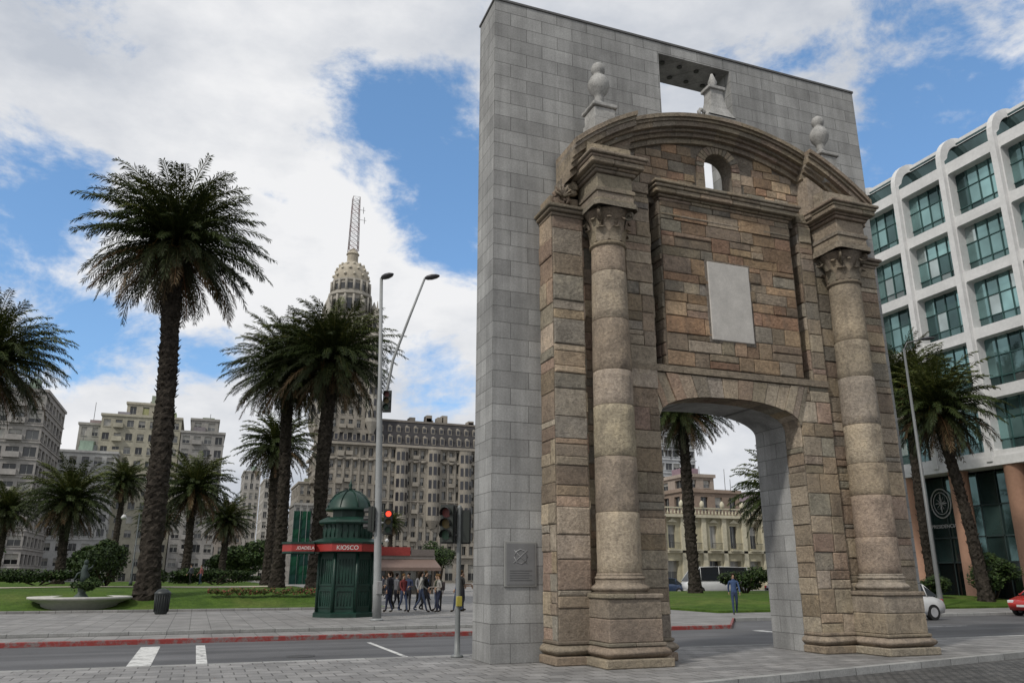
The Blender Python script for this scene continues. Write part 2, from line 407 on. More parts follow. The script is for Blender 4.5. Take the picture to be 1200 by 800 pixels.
def arc(x,off=0):
    r=AR-off; d=x-AC
    return (AT-AR)+math.sqrt(max(.01,r*r-d*d))
OX,OZ,OR_=5.78,11.28,.42
xsL=lin(1.5,OX-OR_,18); xsR=lin(OX+OR_,9.95,18); xsM=[OX-OR_*math.cos(math.pi*i/16) for i in range(17)]
zt=lambda x:arc(x,.45)
core.strip(xsL,k(10.1),zt,-.42,-.004,0,MORT); core.strip(xsR,k(10.1),zt,-.42,-.004,0,MORT)
core.strip(xsM,lambda x:OZ+.06+math.sqrt(max(0,OR_**2-(x-OX)**2)),zt,-.42,-.004,0,MORT)
core.box(OX-OR_,OX+OR_,-.42,-.004,10.1,OZ-.52,0,MORT)
def tm(a,b,z0,z1):
    if z1>min(arc(a,.42),arc(b,.42)): return False
    if a<OX+.62 and b>OX-.62 and z1>OZ-.62 and z0<OZ+.7: return False
    return True
blocks(body,2.0,9.5,10.55,12.3,PF(.42),(.2,.3),(.28,.6),tm,warm=1)
for i in range(15):
    t0=math.pi*i/15;t1=math.pi*(i+1)/15-.03
    def pp(t,r,d): return (OX-r*math.cos(t),-d,OZ+.06+r*math.sin(t))
    vs=[pp(t0,OR_,.42),pp(t1,OR_,.42),pp(t1,.64,.42),pp(t0,.64,.42),pp(t0,OR_,.475),pp(t1,OR_,.475),pp(t1,.64,.475),pp(t0,.64,.475)]
    body.add(vs,[(4,5,6,7),(0,1,5,4),(1,2,6,5),(2,3,7,6),(3,0,4,7)],0,sc(1))
for q in (0,1,2): 
    for sx in (-1,1):
        xa=OX+sx*OR_; xb=OX+sx*.64; body.box(min(xa,xb),max(xa,xb),-.47,-.41,OZ-.52+q*.19,OZ-.34+q*.19,0,sc(1))
body.box(OX-.64,OX+.64,-.48,-.41,OZ-.66,OZ-.53,0,sc(1.1))
obj('wall_core',core,M_stone,gate); obj('stone_blocks',body,M_stone,gate)

mo=MB()
def mould(x0,x1,n0,n1,layers,c=None):
    for z0,z1,p in layers:
        cuts=[x0-p]
        while cuts[-1]<x1+p-.9: cuts.append(cuts[-1]+R.uniform(.5,.95))
        if len(cuts)>1 and x1+p-cuts[-1]<.35: cuts.pop()
        cuts.append(x1+p)
        for a,b in zip(cuts[:-1],cuts[1:]):
            mo.cbox(a+.002,b-.002,-(n1+p+R.uniform(-.008,.008)),-n0,z0+.001,z1-.001,.018,0,c or sc(.88,.6))
def ring(x0,x1,n0,n1,z,r,c):
    seg=8
    prof=[(math.sin(math.pi*i/seg)*r,z-r+2*r*i/seg) for i in range(seg+1)]
    vs=[]
    for p,zz in prof: vs+=[(x0-p,-n0,zz),(x0-p,-(n1+p),zz),(x1+p,-(n1+p),zz),(x1+p,-n0,zz)]
    fs=[]
    for i in range(seg):
        for j in range(3): fs.append((i*4+j,i*4+j+1,(i+1)*4+j+1,(i+1)*4+j))
    mo.add(vs,fs,0,c,True)
def basecourse(x0,x1,n1,p=.1,n0=.004):
    c=sc(.95,.6); mo.cbox(x0-p-.02,x1+p+.02,-(n1+p+.02),-n0,0,.16,.02,0,c)
    mo.box(x0,x1,-n1,-n0,.15,.42,0,c)
    ring(x0,x1,n0,n1,.26,.105,sc(1,.6)); mould(x0,x1,n0,n1,[(.36,.43,.05)])
basecourse(1.12,1.84,.70); basecourse(2.96,3.63,.60,.07); basecourse(7.44,8.3,.60,.07); basecourse(9.47,10.2,.70)
CN=.93; COLS=(2.34,8.90)
for cx in COLS:
    hw=.57
    basecourse(cx-hw,cx+hw,CN+hw,.12)
    mo.cbox(cx-hw+.0,cx+hw,-(CN+hw),-.3,.425,.84,.02,0,sc(1.08,.6)); mo.cbox(cx-hw,cx+hw,-(CN+hw-.005),-.3,.842,1.2,.02,0,sc(1.0,.6))
    mould(cx-hw,cx+hw,.3,CN+hw,[(1.2,1.29,.035)])
    def tor(r,z,t): return [(r+t*math.sin(math.pi*i/8),z-t+2*t*i/8) for i in range(9)]
    prof=[(.55,1.29),(.57,1.31)]+tor(.50,1.38,.07)+[(.49,1.46),(.475,1.5),(.49,1.53)]+tor(.455,1.57,.04)+[(.465,1.62),(.45,1.66)]
    mo.lathe(prof,cx,-CN,40,0,sc(1,.5))
    z=1.66; drums=[]
    while z<8.45:
        h=R.uniform(.7,1.15)
        if z+h>8.0: h=8.50-z
        drums.append((z,z+h)); z+=h
    def cr(z): t=(z-1.66)/6.84; return .44-.075*t**1.6
    for z0,z1 in drums:
        c=sc(1.05,.45); dr=R.uniform(-.005,.006)
        p=[(cr(z0)-.012,z0),(cr(z0)+dr,z0+.012)]+[(cr(z0+(z1-z0)*q)+dr+R.uniform(-.004,.004),z0+(z1-z0)*q) for q in (.2,.4,.6,.8)]+[(cr(z1)+dr,z1-.012),(cr(z1)-.012,z1)]
        mo.lathe(p,cx,-CN,40,0,c,jit=.0025)
    mo.lathe([(.37,8.44),(.41,8.47),(.41,8.51),(.375,8.54)],cx,-CN,36,0,sc(.9,.5))
    mo.lathe([(.355,8.53),(.35,8.8),(.38,9.05),(.46,9.22),(.5,9.27)],cx,-CN,32,0,sc(.75,.5))
    for row,(zb,ht,nn,off) in enumerate(((8.54,.36,8,0),(8.56,.62,8,.5))):
        for i in range(nn):
            a=2*math.pi*(i+off)/nn; ca,sa=math.cos(a),math.sin(a); ta=(-sa,ca)
            P_=[]
            for q in range(7):
                t=q/6; w=(.15-.03*row)*math.sin(math.pi*(.22+.72*t))**.7
                rr=.36+.03*t+.14*max(0,t-.55)**1.2*2.2; zz=zb+ht*(t if t<.85 else .85-(t-.85)*.7)
                for u in (-1,0,1):
                    r2=rr+(.03 if u==0 else 0)
                    P_.append((cx+ca*r2+ta[0]*w*u,-CN+sa*r2+ta[1]*w*u,zz))
            fs=[]
            for q in range(6):
                for u in range(2): fs.append((q*3+u,q*3+u+1,q*3+u+4,q*3+u+3))
            mo.add(P_,fs,0,sc(.9,.5),True)
    for i in range(4):
        a=math.pi/4+math.pi/2*i; ca,sa=math.cos(a),math.sin(a)
        pts=[]
        for q in range(15):
            t=q/14; th=t*3.3*math.pi; r=.11*(1-t*.75)
            pts.append((cx+ca*(.50+r*math.sin(th)),-CN+sa*(.50+r*math.sin(th)),9.16-.0+r*math.cos(th)))
        mo.tube([(cx+ca*.38,-CN+sa*.38,8.95)]+pts,[.03]+[.035-.015*q/14 for q in range(15)],6,0,sc(.9,.5))
    pl=[]
    for i in range(4):
        a=math.pi/4+math.pi/2*i
        for da,rr in ((-.1,.70),(.1,.70),(.45,.57),(.785,.53),(1.12,.57)):
            pl.append((cx+rr*math.cos(a+da),-CN+rr*math.sin(a+da)))
    mo.poly(pl,9.27,9.38,0,sc(1,.5))
    mo.poly([(cx+(x-cx)*.93,-CN+(y+CN)*.93) for x,y in pl],9.38,9.44,0,sc(.9,.5))
    hb=.45
    mo.cbox(cx-hb,cx+hb,-(CN+hb),-.4,9.44,9.62,.012,0,sc(1,.6)); mo.cbox(cx-hb-.03,cx+hb+.03,-(CN+hb+.03),-.4,9.62,9.72,.012,0,sc(.9,.6))
    mo.cbox(cx-hb+.02,cx+hb-.02,-(CN+hb-.02),-.4,9.72,10.06,.015,0,sc(1.05,.6))
    mould(cx-hb,cx+hb,.3,CN+hb,[(10.06,10.14,.05),(10.14,10.2,.1),(10.2,10.32,.2),(10.32,10.39,.23),(10.39,10.47,.28)])
    mo.box(cx-.55,cx+.55,-1.15,-.3,10.46,10.9,0,sc(.95,.6))
for x0,x1,sx in ((1.12,1.84,-1),(9.47,10.2,1)):
    mould(x0,x1,.004,.70,[(9.2,9.28,.04),(9.28,9.36,.1),(9.36,9.44,.15)])
    mo.box(x0+.02,x1-.02,-.55,-.004,9.44,9.75,0,sc()); 
    cxs=(x0+x1)/2+sx*.05
    for (ox,oz,r0,d0) in ((0,9.68,.22,1),(-sx*.22,9.98,.15,-1)):
        pts=[]
        for q in range(26):
            t=q/25; th=t*4.2*math.pi*d0; r=r0*(1-t*.85)
            pts.append((cxs+ox+sx*r*math.sin(th),-.56,oz+r*math.cos(th)))
        mo.tube(pts,[.075-.04*q/25 for q in range(26)],7,0,sc(1))
        vv=[(cxs+ox+r0*.85*math.cos(2*math.pi*i/16),oz+r0*.85*math.sin(2*math.pi*i/16)) for i in range(16)]
        mo.add([(a,-.5,b) for a,b in vv]+[(a,-.01,b) for a,b in vv],[tuple(range(16))]+[(i,(i+1)%16,16+(i+1)%16,16+i) for i in range(16)],0,sc(.9))
    for q in range(7):
        a=math.pi*q/6; mo.tube([(cxs,-.6,9.75),(cxs+.2*math.cos(a)*1.1,-.66,9.82+.2*math.sin(a))],[.04,.02],5,0,sc(1))
mould(3.95,7.62,.1,.60,[(10.1,10.18,.05),(10.18,10.24,.1),(10.24,10.36,.2),(10.36,10.44,.24),(10.44,10.52,.28)])
mould(2.98,3.6,.1,.56,[(10.1,10.2,.02),(10.2,10.46,.05)]); mould(7.98,8.33,.1,.56,[(10.1,10.2,.02),(10.2,10.46,.05)])
mould(3.96,7.6,.3,.62,[(9.72,9.78,.03)])
def arcm(x0,x1,P,back=.1):
    n=max(2,int((x1-x0)/.6)); cuts=[x0+(x1-x0)*i/n for i in range(n+1)]
    for o0,o1,d in ((0,.10,0),(.10,.17,.05),(.17,.30,.10),(.30,.37,.22),(.37,.47,.30),(.47,.60,.40)):
        for a,b in zip(cuts[:-1],cuts[1:]):
            dd=R.uniform(-.007,.007)
            mo.strip(lin(a+.002,b-.002,4),lambda x:arc(x,o1)+.001,lambda x:arc(x,o0)-.001,-(P-d+dd),-back,0,sc(.84,.7))
arcm(3.10,8.15,.92); arcm(1.50,3.10,1.22); arcm(8.15,9.98,1.12)
for xa,xb in ((1.56,3.06),(8.2,9.92)): mo.strip(lin(xa,xb,10),k(10.3),lambda x:max(10.31,arc(x,.58)),-.82,-.01,0,sc(.9,.5))
obj('mouldings_and_columns',mo,M_stone,gate)
t=MB(); t.cbox(5.10,6.26,-.675,-.60,6.78,8.7,.015); obj('marble_tablet',t,M_marble,gate)
t=MB(); t.cbox(5.04,6.32,-.64,-.60,6.72,8.76,.01,0,(.19,.17,.15)); obj('tablet_surround',t,M_stone,gate)
def urn(cx,cy,z0,sc_=1):
    u=MB()
    q=.27*sc_
    u.cbox(cx-q-.03,cx+q+.03,cy-q-.03,cy+q+.03,z0-.4,z0+.12,.02); u.cbox(cx-q,cx+q,cy-q,cy+q,z0+.12,z0+.42,.02); u.cbox(cx-q-.05,cx+q+.05,cy-q-.05,cy+q+.05,z0+.42,z0+.52,.02)
    z=z0+.52; pr=[(.22,0),(.20,.05),(.10,.10),(.085,.2),(.11,.25),(.09,.3),(.12,.36),(.2,.48),(.235,.6),(.23,.72),(.17,.85),(.10,.92),(.12,.96),(.15,1.02),(.155,1.1),(.12,1.2),(.05,1.26),(.01,1.27)]
    u.lathe([(r*sc_*1.1,z+h*sc_) for r,h in pr],cx,cy,28)
    return u
obj('urn_finial',urn(2.42,-.62,11.66,1.0),M_urn,gate); obj('urn_finial',urn(9.0,-.62,11.74,.95),M_urn,gate)
u=MB(); cx,cy=5.75,-.55; z0=12.42
u.cbox(cx-.46,cx+.46,cy-.3,cy+.3,z0,z0+.2,.02); 
pr=[(.40,.2),(.34,.3),(.25,.5),(.20,.75),(.18,.95),(.19,1.05)]
vs=[]
for h,z in pr: vs+=[(cx-h,cy-h*.8,z0+z),(cx+h,cy-h*.8,z0+z),(cx+h,cy+h*.8,z0+z),(cx-h,cy+h*.8,z0+z)]
fs=[]
for i in range(len(pr)-1):
    for j in range(4): fs.append((i*4+j,i*4+(j+1)%4,i*4+4+(j+1)%4,i*4+4+j))
u.add(vs,fs); u.cbox(cx-.25,cx+.25,cy-.2,cy+.2,z0+1.05,z0+1.15,.015)
u.lathe([(.10,z0+1.15),(.07,z0+1.22),(.12,z0+1.34),(.08,z0+1.45),(.03,z0+1.6)],cx,cy,16)
for sx in (-1,1):
    pts=[(cx+sx*(.40-.08*math.cos(a*.7)),cy,z0+.38+.09*math.sin(a*.7)) for a in range(10)]; u.tube(pts,.05,6)
obj('central_finial',u,M_urn,gate)

# ------------------------------------------------------------------ palms
def frond(mb,o,az,e0,L,droop,npair,ll,lw,col,mi=0,segs=9,hang=.35):
    p=Vector(o);pts=[p.copy()];tans=[]
    tw=R.uniform(-.2,.2)
    for q in range(segs):
        t=(q+.5)/segs; e=e0-droop*t**1.6
        a=az+tw*t
        tv=Vector((math.cos(e)*math.cos(a),math.cos(e)*math.sin(a),math.sin(e)))
        p=p+tv*(L/segs); pts.append(p.copy()); tans.append(tv)
    mb.tube(pts,[.05*(1-.8*i/segs)+.008 for i in range(segs+1)],3,mi,(col[0]*1.5,col[1]*1.25,col[2]*1.3))
    for i in range(npair):
        t=.06+.94*(i+R.random()*.6)/npair
        f=t*segs; q=min(segs-1,int(f)); pos=pts[q].lerp(pts[q+1],f-q); tv=tans[q]
        side=tv.cross(Vector((0,0,1)))
        if side.length<.05: side=Vector((-math.sin(az),math.cos(az),0))
        side.normalize(); nrm=side.cross(tv).normalized()
        lf=ll*(math.sin(math.pi*min(1,(t*.78+.18))))**.55*R.uniform(.85,1.15)
        for sg in (-1,1):
            dr=(side*sg*R.uniform(.45,.8)+tv*R.uniform(.6,.95)+nrm*R.uniform(-.15,.35)).normalized()
            wv=tv*lw*.5
            mid=pos+dr*lf*.5
            tip=pos+(dr-Vector((0,0,R.uniform(.1,hang)))).normalized()*lf
            f2=R.uniform(.65,1.35)
            mb.add([tuple(pos-wv*.6),tuple(mid-wv),tuple(tip),tuple(mid+wv)],[(0,1,2,3)],mi,(col[0]*f2,col[1]*f2,col[2]*f2))
def crown_mesh(seed,nf,dens=1.0,lw=.075):
    R.seed(seed); mb=MB()
    S=4.9
    for i in range(nf):
        t=i/nf; az=i*2.39996+R.uniform(-.25,.25)
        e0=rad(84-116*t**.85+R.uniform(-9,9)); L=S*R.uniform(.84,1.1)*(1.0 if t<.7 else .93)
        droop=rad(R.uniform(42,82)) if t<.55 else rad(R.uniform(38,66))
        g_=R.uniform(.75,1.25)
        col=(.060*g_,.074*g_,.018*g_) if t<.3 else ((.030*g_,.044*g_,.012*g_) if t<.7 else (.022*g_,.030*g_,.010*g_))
        if t>.84 and R.random()<.4: col=(.09,.062,.030)
        o=(math.cos(az)*.22,math.sin(az)*.22,.1+.5*(1-t))
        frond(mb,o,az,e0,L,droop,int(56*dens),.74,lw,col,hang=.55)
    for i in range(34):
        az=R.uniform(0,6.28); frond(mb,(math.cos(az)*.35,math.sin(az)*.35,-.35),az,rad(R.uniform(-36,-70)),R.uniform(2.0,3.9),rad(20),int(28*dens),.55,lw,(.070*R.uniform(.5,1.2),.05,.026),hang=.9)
    for i in range(12):
        az=R.uniform(0,6.28); a=Vector((math.cos(az)*.3,math.sin(az)*.3,.2)); b=a+Vector((math.cos(az)*.9,math.sin(az)*.9,.2)); c=b+Vector((math.cos(az)*.4,math.sin(az)*.4,-.7))
        mb.tube([a,b,c],[.03,.03,.02],4,0,(.18,.11,.03))
        for q in range(14):
            d=c+Vector((R.uniform(-.25,.25),R.uniform(-.25,.25),R.uniform(-.6,.1))); mb.tube([c,d],[.012,.03],3,0,(.14,.08,.03))
    for q in range(150):
        a=R.uniform(0,6.28); z=R.uniform(-1.3,.4); r=.42+.2*math.sin(math.pi*(z+1.3)/1.8)
        o=Vector((math.cos(a)*r,math.sin(a)*r,z)); d=Vector((math.cos(a)*.22,math.sin(a)*.22,.3)); mb.tube([o-d*.3,o+d*R.uniform(.5,1)],[.07,.025],4,0,(.06*R.uniform(.6,1.3),.045,.03))
    mb.lathe([(.3,-1.5),(.48,-1.0),(.62,-.4),(.5,.1),(.2,.5)],0,0,14,0,(.035,.027,.018))
    return mkmesh('palm_crown',mb,[M_leaf])
CR=[crown_mesh(11,190),crown_mesh(23,165),crown_mesh(35,135,.66,.13)]
def palm(x,y,zb,h,Rc,r0=.42,lean=(0,0),cv=0,rz=None):
    rt=root('palm_tree',(x,y,zb)); mb=MB(); sc_=Rc/5.1
    n=int(h*7); seg=20; R.seed(int(abs(x*31+y*17))+3)
    vs=[]; 
    cx_=lambda t:(lean[0]*t**1.3+.12*math.sin(t*5+x)*t*(1-t)*4*.6, lean[1]*t**1.3)
    for i in range(n+1):
        t=i/n; z=h*t-.15
        fl=1+.40*math.exp(-z*1.4)+.05*math.sin(t*9+x)+.03*math.sin(t*31)+(.16*ss(.86,1,t))
        px,py=cx_(t)
        for j in range(seg):
            a=2*math.pi*(j+.5*(i%2))/seg
            rr=r0*(1-.10*t)*fl*(1+R.uniform(-.085,.085)+(.045 if i%3==0 else -.02))
            vs.append((px+rr*math.cos(a),py+rr*math.sin(a),z+R.uniform(-.03,.03)))
    fs=[]
    for i in range(n):
        for j in range(seg): fs.append((i*seg+j,i*seg+(j+1)%seg,(i+1)*seg+(j+1)%seg,(i+1)*seg+j))
    mb.v=vs
    for f in fs:
        q=R.uniform(.55,1.3); mb.f.append(list(f)); mb.m.append(0); mb.c.append((.046*q,.039*q,.032*q)); mb.s.append(False)
    for q in range(int(h*12)):
        t=R.uniform(.12,1)**.8; a=R.uniform(0,6.28); px,py=cx_(t); z=h*t-.15; r=r0*.95
        o=Vector((px+r*math.cos(a),py+r*math.sin(a),z)); d=Vector((math.cos(a)*.11,math.sin(a)*.11,.12))
        f=R.uniform(.5,1.3); mb.tube([o-d*.4,o+d],[.05,.015],3,0,(.058*f,.046*f,.036*f))
    obj('trunk',mb,M_trunk,rt)
    px,py=cx_(1)
    c=bpy.data.objects.new('crown',CR[cv]); scene.collection.objects.link(c); c.parent=rt
    c.location=(px,py,h-.1); c.scale=(sc_,sc_,sc_); c.rotation_euler=(lean[1]*-.03,lean[0]*.03,rz if rz is not None else R.uniform(0,6))
    return rt
palm(-7.5,28.6,.5,18.2,5.3,.52,(-.75,.3),0,0)
palm(1.6,37.8,.7,14.8,5.0,.46,(.2,0),1,1)
palm(-.3,41.9,.8,14.6,4.8,.42,(-.3,0),0,2.4)
palm(.2,57.6,.8,11.6,3.9,.4,(0,0),2)
palm(-18.9,41.1,.8,13.4,5.0,.5,(0,0),1,4)
palm(-17.8,75.2,.8,7.7,4.8,.45,(0,0),2)
palm(-15.9,106.5,.8,13,3.9,.4,(0,0),2)
palm(-6.5,76.2,.8,9.4,4.7,.42,(0,0),2)
palm(-2.5,90.7,.8,7.2,3.8,.4,(0,0),2)
palm(28.4,36.1,.4,13.2,4.3,.42,(-.3,0),1)
palm(33.7,32.1,.4,6.6,4.2,.42,(0,0),2)
palm(37.3,19.9,.3,11.0,4.0,.33,(-1.1,.4),2)
palm(41.2,27.0,.4,14.3,4.0,.34,(0,0),1)
palm(18.6,93.4,0,8.4,2.2,.3,(0,0),2)
palm(-11.5,118,.8,9,4,.4,(0,0),2); palm(-27,95,.8,8,4,.4,(0,0),2)

def leaves(mb,cx,cy,cz,rx,ry,rz_,n,sz,cols):
    cl=[(R.uniform(-1,1),R.uniform(-1,1),R.uniform(-.6,1),R.uniform(.25,.5)) for _ in range(16)]
    cl=[c for c in cl if c[0]**2+c[1]**2+c[2]**2<1.0]+[(0,0,.1,.6)]
    for _ in range(n):
        c=R.choice(cl); 
        v=Vector((R.gauss(0,1),R.gauss(0,1),R.gauss(0,1))).normalized()*c[3]*R.uniform(.6,1.05)
        p=Vector((cx+(c[0]*.75+v.x)*rx,cy+(c[1]*.75+v.y)*ry,cz+(c[2]*.75+v.z)*rz_))
        if p.z<cz-rz_*.95: continue
        a=Vector((R.uniform(-1,1),R.uniform(-1,1),R.uniform(-1,1))).normalized()*sz*R.uniform(.6,1.3); b=a.orthogonal().normalized()*sz*.5
        col=R.choice(cols); f=R.uniform(.6,1.35)
        mb.add([tuple(p-a),tuple(p+b),tuple(p+a),tuple(p-b)],[(0,1,2,3)],0,(col[0]*f,col[1]*f,col[2]*f))
GR=[(.026,.048,.013),(.038,.062,.015),(.02,.036,.011)]
def shrub(name,x,y,z,rx,ry,h,n,sz,cols=GR,trunk=0):
    rt=root(name,(x,y,z)); mb=MB(); leaves(mb,0,0,h/2+trunk,rx,ry,h/2,n,sz,cols); obj('leaf_mass',mb,M_leaf,rt)
    mb=MB()
    for q in range(5):
        a=q*1.25; mb.tube([(0,0,-.1),(math.cos(a)*rx*.2,math.sin(a)*ry*.2,trunk+h*.2),(math.cos(a)*rx*.5,math.sin(a)*ry*.5,trunk+h*.6)],[.12 if trunk else .06,.07,.02],6,0,(.08,.06,.045))
    obj('branches',mb,M_trunk,rt)
shrub('bush',-11.5,51.3,.85,2.5,2,3.6,5200,.13)
shrub('bush',-8.2,49,.85,1.2,1.2,1.6,1800,.11)
shrub('bush',39.4,21,.3,1.9,1.6,2.9,5000,.10)
shrub('bush',36.0,22.4,.3,1.1,1,1.5,2500,.09)
shrub('hedge',31.6,34.6,.4,2.4,1,1.9,4500,.11)
shrub('hedge',-3.5,70,.85,6,1,1.5,4500,.14)
shrub('hedge',-18,66,.85,7,1,1.6,4500,.14)
shrub('broadleaf_tree',19.3,71.6,0,2.2,2.2,3.4,5000,.14,GR,2)
shrub('broadleaf_tree',2,125,0,6,4,6,8000,.3,GR,1.5)
shrub('broadleaf_tree',-38,130,0,8,4,7,8000,.3,GR,1.5)
shrub('broadleaf_tree',-22,140,0,5,4,5,6000,.3,GR,1.5)
shrub('broadleaf_tree',-60,120,0,8,5,7,7000,.3,GR,1.5)
fb=MB()
for q in range(14): leaves(fb,-4.6+q*.38,28.6+.15*math.sin(q),.86+.0,.3,.45,.22,330,.05,[(.06,.11,.03),(.10,.13,.03),(.24,.05,.05),(.08,.12,.03)])
obj('flower_bed',fb,M_leaf)

# ------------------------------------------------------------------ buildings
def glc():
    r=R.random()
    if r<.66: c=R.uniform(.012,.045); return (c,c*1.05,c*1.1)
    if r<.88: c=R.uniform(.08,.18); return (c,c*1.02,c*1.02)
    c=R.uniform(.25,.4); return (c,c*.97,c*.88)
def facade(Wb,G,p,u,width,z0,z1,cols,rows,wf=.5,hf=.6,dep=.3,cw=(.5,.5,.45),sill=True,lo=.22,balc=None):
    n=(u[1],-u[0])
    P=lambda a,z,d:(p[0]+u[0]*a-n[0]*d,p[1]+u[1]*a-n[1]*d,z)
    cwid=width/cols; ch=(z1-z0)/rows
    for i in range(cols):
        for j in range(rows):
            a0=i*cwid;a1=a0+cwid;b0=a0+cwid*(1-wf)/2;b1=a1-cwid*(1-wf)/2
            q0=z0+j*ch;q1=q0+ch;w0=q0+ch*lo;w1=min(w0+ch*hf,q1-.1*ch)
            f=R.uniform(.95,1.04); c=(cw[0]*f,cw[1]*f,cw[2]*f)
            for A in (((a0,q0),(a1,q0),(a1,w0),(a0,w0)),((a0,w1),(a1,w1),(a1,q1),(a0,q1)),((a0,w0),(b0,w0),(b0,w1),(a0,w1)),((b1,w0),(a1,w0),(a1,w1),(b1,w1))):
                Wb.quad(*[P(x,z,0) for x,z in A],0,c)
            B=[(b0,w0),(b1,w0),(b1,w1),(b0,w1)]
            for q in range(4):
                x,y=B[q],B[(q+1)%4]; Wb.quad(P(*x,0),P(*y,0),P(*y,dep),P(*x,dep),0,c)
            mz=w0+(w1-w0)*R.choice((1,1,.6,.45))
            gc=glc(); G.quad(*[P(x,z,dep) for x,z in B],0,gc)
            if mz<w1: G.quad(P(b0,mz,dep-.03),P(b1,mz,dep-.03),P(b1,w1,dep-.03),P(b0,w1,dep-.03),0,(.30,.29,.26))
            xm=(b0+b1)/2; Wb.quad(P(xm-.04,w0,dep-.05),P(xm+.04,w0,dep-.05),P(xm+.04,w1,dep-.05),P(xm-.04,w1,dep-.05),0,(.35,.35,.33))
            if balc and balc(i,j):
                x0,x1=b0-.3,b1+.3
                vs=[P(x0,w0-.25,0),P(x1,w0-.25,0),P(x1,w0-.25,-.9),P(x0,w0-.25,-.9),P(x0,w0+.75,0),P(x1,w0+.75,0),P(x1,w0+.75,-.9),P(x0,w0+.75,-.9)]
                Wb.add(vs,[(0,1,2,3),(3,2,6,7),(0,3,7,4),(1,2,6,5)],0,(c[0]*1.08,c[1]*1.08,c[2]*1.08))
            elif sill:
                vs=[P(b0-.1,w0-.12,0),P(b1+.1,w0-.12,0),P(b1+.1,w0-.12,-.12),P(b0-.1,w0-.12,-.12),P(b0-.1,w0,0),P(b1+.1,w0,0),P(b1+.1,w0,-.12),P(b0-.1,w0,-.12)]
                Wb.add(vs,[(0,1,2,3),(3,2,6,7),(4,5,6,7),(0,3,7,4),(1,2,6,5)],0,(c[0]*1.08,c[1]*1.08,c[2]*1.08))
def bldg(name,parts,clutter=True):
    rt=root(name); Wb=MB();G=MB()
    for p in parts:
        x0,x1,y0,y1,z0,z1=p['b']; col=p['col']; wf=p.get('wf',.5); hf=p.get('hf',.6)
        kw=dict(wf=wf,hf=hf,cw=col,dep=p.get('dep',.3),lo=p.get('lo',.22))
        facade(Wb,G,(x0,y0),(1,0),x1-x0,z0,z1,p['c'],p['r'],balc=p.get('balc'),**kw)
        if x0>-5.4: facade(Wb,G,(x0,y1),(0,-1),y1-y0,z0,z1,p.get('s',5),p['r'],**kw); Wb.quad((x1,y0,z0),(x1,y1,z0),(x1,y1,z1),(x1,y0,z1),0,col)
        else: facade(Wb,G,(x1,y0),(0,1),y1-y0,z0,z1,p.get('s',5),p['r'],**kw); Wb.quad((x0,y0,z0),(x0,y1,z0),(x0,y1,z1),(x0,y0,z1),0,col)
        Wb.quad((x0,y1,z0),(x1,y1,z0),(x1,y1,z1),(x0,y1,z1),0,col)
        Wb.box(x0-.25,x1+.25,y0-.25,y1+.25,z1,z1+.5,0,tuple(c*1.05 for c in col))
        if p.get('bands'):
            for j in range(1,p['r'],p['bands']):
                z=z0+(z1-z0)*j/p['r']; Wb.box(x0-.2,x1+.2,y0-.2,y0-.003,z-.1,z+.12,0,tuple(c*1.12 for c in col)) ; Wb.box(x0-.2 if x0>-5.4 else x1+.003,x0-.003 if x0>-5.4 else x1+.2,y0-.003,y1,z-.1,z+.12,0,tuple(c*1.12 for c in col))
        if clutter:
            for q in range(int((x1-x0)/4)):
                xx=R.uniform(x0+1.5,x1-3); yy=R.uniform(y0+2,y0+6); hh=R.uniform(1,2.6); Wb.box(xx,xx+R.uniform(1.5,3),yy,yy+3,z1+.5,z1+.5+hh,0,tuple(c*R.uniform(.65,1) for c in col))
                if R.random()<.6: xx+=.7; Wb.tube([(xx,yy,z1+.5+hh),(xx,yy,z1+R.uniform(4,7))],.06,4,0,(.15,.15,.15))
    obj('walls',Wb,M_wall,rt); obj('windows',G,M_glass,rt)
    return rt
bldg('apartment_building',[dict(b=(-62,-34.5,150,172,0,34.3),c=10,r=11,s=6,col=(.31,.295,.28),wf=.76,hf=.56,bands=1,lo=.16,balc=lambda i,j:i%2==0 and j>0)])
bldg('white_office_building',[dict(b=(-36,-24,176,188,0,27),c=5,r=9,s=3,col=(.44,.44,.43),wf=.6,hf=.5,bands=2)])
bldg('cream_apartment_building',[dict(b=(-28.5,-12,180,200,0,36),c=7,r=12,s=5,col=(.37,.35,.28),wf=.58,hf=.52,balc=lambda i,j:i in(1,5) and j>1),
   dict(b=(-24,-16,183,196,36.5,39.5),c=3,r=1,s=3,col=(.38,.355,.29)),
   dict(b=(-33,-28.6,182,200,0,34),c=2,r=11,s=3,col=(.34,.33,.30))])
bldg('grey_apartment_building',[dict(b=(-11.8,-2.5,179,198,0,33),c=4,r=11,s=5,col=(.29,.28,.265),wf=.64,hf=.55,balc=lambda i,j:i==1),
   dict(b=(-10,-4,182,196,33.5,36.5),c=2,r=1,s=3,col=(.28,.27,.25))])
bldg('narrow_office_building',[dict(b=(7.2,13,290,310,0,38),c=3,r=11,s=4,col=(.36,.345,.32)),])
bldg('office_building',[dict(b=(13.2,21,270,290,0,33),c=4,r=10,s=4,col=(.42,.40,.365),wf=.6)])
bldg('corner_building',[dict(b=(-3,6,240,255,0,21),c=4,r=6,s=4,col=(.30,.27,.24))])
bldg('stone_apartment_building',[dict(b=(16.5,21.5,192,210,0,24),c=3,r=7,s=5,col=(.30,.275,.235))])
sb=bldg('scaffolded_building',[dict(b=(13.2,17.4,166,178,0,16.5),c=3,r=5,s=4,col=(.28,.27,.25))],False)
s=MB(); 
